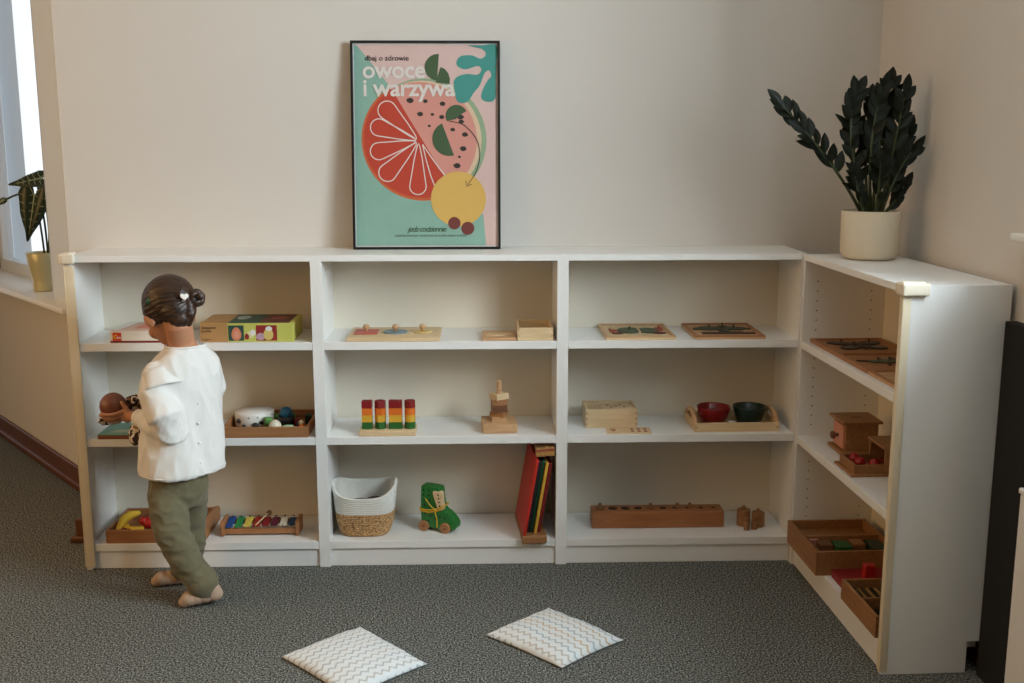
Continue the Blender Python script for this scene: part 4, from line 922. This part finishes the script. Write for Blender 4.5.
t2 = toy('dark_cloth', (.928, -.170, z+.084), 'dark brown filling lying inside the rope basket', lambda b_: (b_.ball((-.02, 0, .010), (.055, .050, .016), C('dark_brown_cloth', (70, 52, 42), .9), 20), b_.ball((.035, .01, .010), (.045, .050, .020), C('dark_brown_cloth', (70, 52, 42), .9), 20)), 'cloth')
t2['kind'] = 'stuff'
t = thing('lacing_boot', (1.184, -.172, z), 'green wooden lacing boot on wheels on the bottom shelf beside the basket', 'toy', R(-22))
GB = C('boot_green', (38, 118, 52), .4)
prof = cat2([(-.058, .026), (-.060, .080), (-.058, .150), (-.050, .158), (.000, .156), (.010, .150), (.014, .110), (.022, .080), (.045, .064), (.066, .040), (.070, .022), (.060, .012), (0, .011), (-.050, .014)], 5)
T = Matrix.Translation((0, 0, 0)) @ FRONT
b_ = MB(); b_.prism(prof, -.024, .024, GB, T, bev=.002)
for x, zz_ in [(-.048, .146), (-.028, .146), (-.048, .128), (-.028, .128), (-.046, .110), (-.026, .110), (-.046, .092), (-.024, .092), (-.044, .060), (-.024, .054), (-.006, .046), (.012, .056), (-.030, .036), (.004, .030), (.030, .052), (-.010, .070)]:
    b_.cyl((x, -.0242, zz_), .0034, .0008, BLK, 10, (R(90), 0, 0))
bt = b_.build('boot', t)
b_ = MB(); b_.prism(cat2([(-.012, .142), (.004, .146), (.020, .140), (.022, .112), (.026, .084), (.010, .080), (.000, .100)], 4), -.012, .014, M_lightw, Matrix.Translation((0, -.016, 0)) @ FRONT, bev=.002)
for zz_ in (.135, .122, .109, .096): b_.cyl((.008+(.14-zz_)*.15, -.0303, zz_), .0030, .0008, BLK, 10, (R(90), 0, 0))
b_.build('tongue', t)
for x, zz_ in ((-.046, .0185), (.034, .0185)):
    for y in (-.030, .030):
        b_ = MB(); b_.cyl((x, y, zz_), .0185, .011, M_beechd, 28, (R(90), 0, 0), bev=.003); wh = b_.build('wheel', t); b_ = MB(); b_.cyl((x, y*1.2, zz_), .004, .003, M_walnut, 12, (R(90), 0, 0)); b_.build('hub', wh)
LY = C('lace_yellow', (216, 170, 50), .8)
b_ = MB(); lz = [(-.062, 0, .080), (-.062, -.026, .078), (-.030, -.029, .076), (.004, -.029, .084), (.026, -.028, .094), (.028, 0, .094), (.020, .027, .090), (-.03, .027, .080), (-.062, .024, .080), (-.062, 0, .080)]
b_.tube(cat([V(p) for p in lz], 4, False), .0025, LY, 8); b_.tube([V(p)+V((0, 0, -.008)) for p in lz[:5]], .0025, LY, 8)
b_.tube(cat([V(p) for p in ((.002, -.030, .082), (-.015, -.032, .090), (-.032, -.030, .108), (-.040, -.028, .116))], 4, False), .002, LY, 8); b_.tube(cat([V(p) for p in ((.002, -.030, .080), (.020, -.034, .092), (.026, -.030, .098))], 4, False), .002, LY, 8)
b_.tube(cat([V(p) for p in ((-.006, -.030, .078), (.002, -.033, .060), (.004, -.030, .040), (.004, -.030, .018))], 4, False), .002, LY, 8); b_.ball((-.002, -.031, .080), .0055, LY, 10); b_.build('lace', t)
# leaning boards in their wooden foot
lean = R(9.5)
t = thing('wooden_foot_bar', (1.500, -.174, z), 'brown wooden base bar under the row of coloured boards', 'board rack', R(4))
b_ = MB(); b_.box((0, 0, .010), (.084, .245, .020), M_oak, .003, seg=2); b_.build('bar', t); b_ = MB(); b_.box((.0, -.124, .006), (.084, .010, .028), M_oak, .003); b_.build('front_lip', t); 
xx = 1.461
for nm, th, m, hh, dp in (('bright red', .010, C('board_red', (190, 40, 28), .45), .268, .25), ('black', .016, BLK, .255, .215), ('dark green', .0095, C('board_green', (20, 84, 48), .45), .255, .215), ('yellow', .010, C('board_yellow', (214, 168, 58), .45), .250, .225), ('dark red', .013, DRED, .248, .215)):
    b_ = MB(); b_.box((th/2, 0, hh/2), (th, dp, hh), m, .002, seg=2); b_.box((th/2, 0, hh-.006), (th+.0012, dp*.98, .003), m, .0005); 
    o = b_.build('coloured_board'); o.location = (xx, -.160-dp/2+.1075, z+.0203); o.rotation_euler = (0, lean, R(4)); xx += th/math.cos(lean)+.0006
    tag(o, nm+' upright board leaning in the row at the right of the bottom shelf', 'board', 'coloured boards leaning in a row')
for k in range(4):
    b_ = MB(); x0 = 1.5215+k*.0158
    for s_, m in enumerate((C('rod_tan', (178, 132, 84), .5), C('rod_red', (150, 56, 44), .5), C('rod_gold', (190, 150, 70), .5), C('rod_brown', (120, 76, 50), .5))):
        b_.box((0, -.0825+s_*.055, 0), (.0150, .0545, .0300), m, .001)
    b_.box((0, -.1100, .006), (.0148, .0012, .006), C('rod_red', (150, 56, 44)), 0); b_.box((0, -.1100, -.006), (.0148, .0012, .005), C('rod_gold', (190, 150, 70)), 0)
    o = b_.build('striped_rod'); place(o, (x0, -.166, .3945+.0012*k)); tag(o, ['first', 'second', 'third', 'fourth'][k]+' striped wooden rod from the left on top of the coloured boards', 'rod', 'striped rods on the boards')

# --- third bookcase, top shelf
z = zst(Z1)
def animal_board(loc, rz, w_, d_, label, m, dark):
    t = thing('animal_puzzle', loc, label, 'puzzle', rz)
    b_ = MB(); b_.box((0, 0, .004), (w_, d_, .008), m, .001); b_.build('board', t)
    b_ = MB()
    for c, dd in (((0, -d_/2+.006, .010), (w_, .012, .005)), ((0, d_/2-.006, .010), (w_, .012, .005)), ((-w_/2+.006, 0, .010), (.012, d_-.024, .005)), ((w_/2-.006, 0, .010), (.012, d_-.024, .005))): b_.box(c, dd, dark, .001)
    b_.build('rim', t); return t
def piece(t, name, pts, m, z0=.0082, h_=.004, knob=None):
    b_ = MB(); b_.prism(pts, z0, z0+h_, m, bev=.0006); o = b_.build(name, t)
    if knob: b_ = MB(); b_.lathe([(0, z0+h_), (.002, z0+h_), (.0018, z0+h_+.006), (.004, z0+h_+.010), (0, z0+h_+.013)], m if knob is True else knob, (0, 0, 0), 10); kk = b_.build('knob', o); cx = sum(p[0] for p in pts)/len(pts); cy = sum(p[1] for p in pts)/len(pts); kk.location = (cx, cy, 0)
    return o
def ell(cx, cy, a, b2, rot=0, n=20): return [(cx+a*math.cos(2*PI*i/n)*math.cos(rot)-b2*math.sin(2*PI*i/n)*math.sin(rot), cy+a*math.cos(2*PI*i/n)*math.sin(rot)+b2*math.sin(2*PI*i/n)*math.cos(rot)) for i in range(n)]
t = animal_board((1.860, -.142, z), 0, .232, .258, 'pale wooden puzzle board with a green fish shape on the upper corner shelf', M_lightw, M_beech)
FG = C('fish_green', (66, 86, 62), .5); FR_ = C('fish_red', (168, 70, 48), .5); FD_ = C('fish_maroon', (96, 44, 38), .5)
piece(t, 'body_piece', ell(-.022, 0, .040, .052), FG, knob=True); piece(t, 'body_piece', ell(.040, -.005, .036, .046), FG); piece(t, 'band_piece', [(.006, -.04), (.013, -.04), (.013, .04), (.006, .04)], M_lightw, .0085, .006)
piece(t, 'tail_piece', [(-.062, .0), (-.090, .03), (-.084, .0), (-.092, -.03)], FR_, knob=M_lightw); piece(t, 'leg_piece', ell(-.068, -.052, .020, .014), FD_); piece(t, 'head_piece', ell(.082, .02, .016, .030), FR_, knob=True)
piece(t, 'leg_piece', ell(.074, -.052, .022, .013), FD_); piece(t, 'fin_piece', [(.070, .045), (.098, .062), (.098, .040)], C('fish_orange', (196, 104, 60), .5))
t = animal_board((2.158, -.140, z), 0, .234, .258, 'wooden puzzle board with a dark green crocodile-like shape on the upper corner shelf', M_beech, M_beechd)
FK = C('dark_leaf_green', (42, 56, 36), .5)
piece(t, 'body_piece', ell(-.040, .030, .040, .035), FK, knob=True); piece(t, 'body_piece', ell(.045, .026, .046, .030), FK, knob=True); piece(t, 'leg_piece', ell(.0, -.008, .016, .034, .4), FK, .0082, .005, FK); piece(t, 'leg_piece', ell(.012, .055, .018, .024, -.4), FK, .0082, .005, FK)
piece(t, 'head_piece', ell(-.082, .022, .016, .016), FK); piece(t, 'tail_piece', [(.086, .03), (.104, .018), (.086, .005)], FK); piece(t, 'ground_strip', [(-.082, -.075), (.096, -.080), (.096, -.055), (-.082, -.050)], C('strip_maroon', (66, 36, 30), .5)); piece(t, 'ground_strip', [(-.02, -.048), (.06, -.050), (.06, -.042), (-.02, -.040)], FK)
# --- third bookcase, middle shelf
z = zst(Z2)
t = thing('wooden_box', (1.777, -.122, z), 'open pale wooden box of number tablets on the middle corner shelf', 'box'); tray(t, .178, .135, .066, M_lightw, .008)
MR = C('dot_red', (150, 34, 30), .5)
def tile(loc, rz, label, pts, num=None, tilt=0, tw=.150):
    t = thing('number_tablet', loc, label, 'tablet', rot=(R(tilt), 0, rz), group='dotted number tablets'); b_ = MB(); b_.box((0, 0, .002), (tw, .075, .004), M_lightw, .0006); o = b_.build('tablet', t)
    b_ = MB()
    for x, y in pts: b_.cyl((x, y, .0042), .0058, .0006, MR, 16)
    b_.build('dots', o)
    if num: text(num, .044, MR, 'numeral', o, Matrix.Translation((-.064, -.016, .0042)), bold=.0006, extr=.0002)
tile((1.830, -.232, z), R(-2), 'flat tablet with the number nine and red dots in front of the wooden box', [(x, y) for x in (.012, .034, .056) for y in (-.018, 0, .018)], '9')
tile((1.801, -.118, z+.0560), R(3), 'topmost dotted tablet lying across the open box of tablets', [(-.03, .014), (-.02, -.014), (-.002, .0), (.014, .014), (.026, -.012)], tw=.110)
tile((1.790, -.121, z+.0500), R(-1), 'dotted tablet beneath the topmost one in the open box', [(-.03, .014), (.01, 0)], tw=.128)
t = thing('wooden_tray', (2.196, -.155, z), 'pale tray with arched handles holding two bowls on the middle corner shelf', 'tray'); tray(t, .288, .190, .030, M_lightw, .010)
for sx in (-1, 1):
    b_ = MB(); pts = [V((sx*.139, y, zz_)) for y, zz_ in ((-.078, .024), (-.060, .040), (-.035, .051), (-.0, .055), (.035, .051), (.060, .040), (.078, .024))]; b_.tube(cat(pts, 4, False), .0085, M_beech, 12); b_.build('handle', t)
def bowl(loc, m, label):
    b_ = MB(); b_.lathe([(0, 0), (.036, 0), (.040, .003), (.050, .030), (.0575, .058), (.0565, .061), (.054, .059), (.047, .030), (.036, .006), (0, .005)], m, n=44); o = b_.build('bowl'); place(o, loc); tag(o, label, 'bowl', 'plastic bowls on the tray'); return o
bowl((2.133, -.160, z+.0072), C('bowl_red', (126, 14, 20), .28), 'dark red round bowl on the pale wooden tray'); bowl((2.257, -.160, z+.0072), C('bowl_green', (8, 40, 34), .3), 'dark green round bowl on the pale wooden tray')
toy('paper_note', (2.190, -.205, z+.0068), 'small white paper scrap between the two bowls', lambda b_: b_.box((0, 0, .014), (.026, .018, .002), WHT, .0004, (.5, .15, .3)), 'paper')
# --- third bookcase, bottom shelf
z = zst(Z3)
t = thing('cylinder_block', (1.947, -.145, z), 'long brown wooden block with sockets for knobbed cylinders, bottom corner shelf', 'block')
b_ = MB(); b_.box((0, 0, .030), (.462, .075, .060), wood('block_brown', (170, 110, 66), .8, 8), .003, seg=2); bo = b_.build('block', t)
b_ = MB()
for i in range(10): b_.cyl((-.2+i*.0444, 0, .0603), .0175-.0012*abs(i-0)*.9, .0008, plain('socket_dark', (60, 36, 24), .9), 24)
b_.build('sockets', bo)
def kcyl(loc, rr, hh, label, up=False):
    t = thing('knobbed_cylinder', loc, label, 'cylinder', group='knobbed wooden cylinders'); b_ = MB(); b_.cyl((0, 0, hh/2), rr, hh, M_oak, 26, bev=.0015); b_.build('cylinder', t)
    b_ = MB(); b_.lathe([(0, hh), (.004, hh), (.0035, hh+.003), (.0068, hh+.006), (.0068, hh+.011), (.004, hh+.0135), (0, hh+.014)], M_oak, n=16); b_.build('knob', t)
for i, nm in ((0, 'wide'), (4, 'medium'), (6, 'narrow'), (7, 'slender')):
    kcyl((1.747+i*.0444+(.006 if i > 4 else 0), -.145, z+.0608), .0165-.0011*i, .004 if i else .006, nm+' knobbed cylinder set in the long block, '+{0: 'leftmost', 4: 'second from left', 6: 'third from left', 7: 'rightmost'}[i])
kcyl((2.252, -.160, z), .0235, .058, 'biggest loose knobbed cylinder, rear left of the group beside the long block'); kcyl((2.301, -.170, z), .0225, .050, 'loose knobbed cylinder at the right of the group beside the long block')
kcyl((2.251, -.212, z), .0095, .034, 'small slim knobbed cylinder in front at the left of the loose group'); kcyl((2.281, -.203, z), .0110, .030, 'small knobbed cylinder in front between the two big loose ones')

# --- sideways bookcase
def P4(u, d, z): return u4p(u, d, z)
z = zst(Z1)
t = animal_board(P4(.165, .138, z), RZ4+R(90), .236, .250, 'wooden puzzle board with a dark butterfly, farthest on the sideways bookcase', M_beechd, M_beechd)
BW = C('butterfly_dark', (46, 34, 30), .5); BW2 = C('butterfly_blue', (96, 104, 108), .5)
for sx in (-1, 1):
    piece(t, 'upper_wing', ell(sx*.045, .040, .046, .026, sx*.5), BW, knob=True); piece(t, 'lower_wing', ell(sx*.038, -.030, .040, .026, -sx*.5), BW); piece(t, 'wing_spot', ell(sx*.045, -.030, .016, .010, -sx*.5), BW2, .0123, .0006); piece(t, 'wing_spot', ell(sx*.050, .042, .014, .008, sx*.5), BW2, .0123, .0006)
piece(t, 'body_piece', ell(0, 0, .008, .060), BW, .0084, .006)
t = animal_board(P4(.412, .138, z), RZ4+R(90), .236, .244, 'wooden puzzle board with a grey green insect in the middle of the sideways bookcase shelf', M_beechd, M_beechd)
FI = C('insect_green', (70, 84, 70), .5)
piece(t, 'body_piece', ell(-.005, .0, .038, .024), FI, knob=True); piece(t, 'head_piece', ell(-.050, .0, .016, .016), FI); piece(t, 'tail_piece', ell(.058, .0, .034, .018), FI, knob=True)
for x, y in ((-.02, .045), (.02, .045), (-.02, -.045), (.02, -.045)): piece(t, 'leg_piece', ell(x, y*.8, .005, .022, x*8), BW)
piece(t, 'feeler_piece', [(-.065, .006), (-.098, .016), (-.098, .012), (-.065, .002)], BW)
t = animal_board(P4(.655, .138, z), RZ4+R(90), .236, .234, 'plain wooden puzzle board nearest the camera on the sideways bookcase shelf', M_beech, M_beechd)
piece(t, 'body_piece', ell(0.02, .0, .050, .030), M_beechd)
z = zst(Z2)
cb = P4(.195, .128, z); t = thing('coin_box', cb, 'small wooden box with a slotted lid and pink drawer front on the sideways bookcase', 'box', RZ4)
# local: x along the front towards the camera, -y towards the open side
b_ = MB(); b_.box((0, 0, .005), (.128, .130, .010), M_oak, .002, seg=2); b_.build('base', t)
b_ = MB(); b_.box((0, .003, .054), (.102, .104, .088), M_oak, .0015); b_.build('box_body', t)
b_ = MB(); b_.box((0, 0, .1025), (.128, .128, .008), M_oak, .0015); b_.cyl((0, 0, .1068), .0001, .0002, BLK, 6); b_.box((0, .0, .1067), (.006, .036, .0008), M_hole, 0); b_.build('lid', t)
b_ = MB(); b_.box((.0, -.0515, .052), (.084, .006, .074), C('drawer_pink', (206, 138, 112), .5), .001); dr = b_.build('drawer', t); b_ = MB(); b_.lathe([(0, 0), (.005, 0), (.005, .008), (.012, .013), (.013, .020), (.008, .024), (0, .025)], M_walnut, (0, -.0545, .050), 20, (R(90), 0, 0)); b_.build('knob', dr)
bb0 = P4(.408, .090, z); t = thing('ball_drop_tray', bb0, 'wooden ball tray with a little house end on the sideways bookcase', 'toy', RZ4)
# long axis runs away from the open front (local y)
b_ = MB(); b_.box((0, .030, .004), (.145, .215, .008), M_oak, .0015); b_.build('base', t)
for c, d in (((0, -.060, .020), (.120, .010, .026)), ((-.058, -.0155, .020), (.008, .079, .026)), ((.058, -.0155, .020), (.008, .079, .026))): b_ = MB(); b_.box(c, d, M_oak, .001); b_.build('tray_side', t)
for x in (-.058, .058): b_ = MB(); b_.box((x, .079, .043), (.008, .108, .070), M_oak, .001); b_.build('house_wall', t)
b_ = MB(); b_.box((0, .130, .043), (.110, .008, .070), M_oak, .001); b_.box((0, .092, .014), (.108, .070, .010), C('house_red', (120, 22, 20), .5), 0); b_.box((0, .122, .045), (.106, .003, .064), C('house_red', (120, 22, 20), .5), 0); b_.build('house_back', t)
b_ = MB(); b_.box((0, .079, .082), (.132, .118, .008), M_oak, .0015); b_.cyl((0, .095, .0862), .016, .0008, BLK, 24); b_.build('roof_board', t)
Mz = Matrix.Translation(bb0) @ Matrix.Rotation(RZ4, 4, 'Z')
for i, (x, y, nm) in enumerate(((-.028, -.032, 'red ball at the far left of the wooden ball tray'), (.012, -.030, 'red ball in the middle of the wooden ball tray'), (.028, .008, 'red ball rolling out under the little house'))):
    b_ = MB(); b_.ball((0, 0, .0175), .0175, C('ball_red', (150, 18, 26), .35), 24); o = b_.build('ball'); o.location = Mz @ V((x, y, .0083)); tag(o, nm, 'ball', 'red balls in the wooden tray')
z = zst(Z3)
gb = P4(.190, .105, z); t = thing('wooden_tray', gb, 'large open wooden box with green tablets at the far end of the sideways bottom shelf', 'tray', RZ4)
tray(t, .290, .262, .078, M_oak, .010)
b_ = MB(); b_.box((.0, .0, .058), (.008, .24, .036), M_oak, .001); b_.build('divider', t)
b_ = MB(); b_.box((-.08, .0, .045), (.150, .24, .005), M_oak, .001); b_.build('inner_shelf', t)
b_ = MB(); b_.box((.066, .0, .045), (.118, .24, .005), M_oak, .001); b_.build('inner_shelf', t)
Mz = Matrix.Translation(gb) @ Matrix.Rotation(RZ4, 4, 'Z')
for x, y, w_, d_, m, nm in ((.045, -.070, .050, .040, C('tablet_brown', (116, 78, 52), .5), 'brown tablet nearest the open side of the large wooden box'), (.060, -.020, .060, .050, C('tablet_green', (40, 92, 48), .5), 'mid green tablet in the large wooden box'), (.045, .035, .050, .040, C('tablet_tan', (150, 106, 70), .5), 'tan tablet beyond the green one in the large wooden box'), (.070, .085, .080, .050, C('tablet_deep', (14, 44, 26), .5), 'blackish green tablet at the back of the large wooden box'), (.015, -.095, .010, .030, PINK, 'tiny pink tablet standing by the divider of the large wooden box')):
    b_ = MB(); b_.box((0, 0, .012), (w_, d_, .022), m, .0015); o = b_.build('colour_tablet'); o.location = Mz @ V((x, y, .0480)); o.rotation_euler.z = RZ4; tag(o, nm, 'tablet', 'tablets in the large wooden box')
lb = P4(.636, .110, z); t = thing('wooden_tray', lb, 'open wooden box of thin dark rods at the near end of the sideways bottom shelf', 'tray', RZ4)
tray(t, .262, .235, .062, M_oak, .010)
b_ = MB(); b_.box((.0, .0, .034), (.008, .215, .050), M_oak, .001); b_.build('divider', t)
Mz = Matrix.Translation(lb) @ Matrix.Rotation(RZ4, 4, 'Z')
for i in range(12):
    b_ = MB(); m = (BLK, C('rod_ochre', (150, 112, 56), .5), C('rod_darkbrown', (70, 46, 34), .5), C('rod_ochre', (150, 112, 56), .5))[i % 4]; b_.box((0, 0, .0), (.088, .0085, .036), m, .001); o = b_.build('thin_rod'); o.location = Mz @ V((-.056, -.092+i*.0125, .0275)); o.rotation_euler.z = RZ4
    tag(o, 'thin upright rod in the far half of the rod box', 'rod', 'thin rods standing in the wooden box')
for i, (x, y, m, nm) in enumerate(((.030, -.06, BLK, 'black square tablet in the near half of the rod box'), (.070, -.06, C('grey_blue_tab', (70, 76, 84), .5), 'grey tablet in the near half of the rod box'), (.035, .0, C('rod_darkbrown', (70, 46, 34), .5), 'dark brown tablet in the near half of the rod box'), (.075, .03, C('rod_tan', (178, 132, 84), .5), 'tan tablet in the near half of the rod box'))):
    b_ = MB(); b_.box((0, 0, .012), (.034, .048, .022), m, .0015); o = b_.build('colour_tablet'); o.location = Mz @ V((x, y, .0072)); o.rotation_euler.z = RZ4; tag(o, nm, 'tablet', 'tablets in the rod box')
rb = P4(.420, .120, z); t = thing('red_block_stand', rb, 'flat red tray with small red blocks behind the rod box', 'toy', RZ4)
b_ = MB(); b_.box((.0, 0, .013), (.150, .20, .026), C('stand_red', (136, 30, 34), .5), .002); b_.build('tray_base', t)
b_ = MB(); b_.box((.02, -.02, .052), (.028, .034, .052), RED, .002); b_.build('red_block', t); b_ = MB(); b_.box((.02, .045, .050), (.028, .034, .048), RED, .002); b_.build('red_block', t)
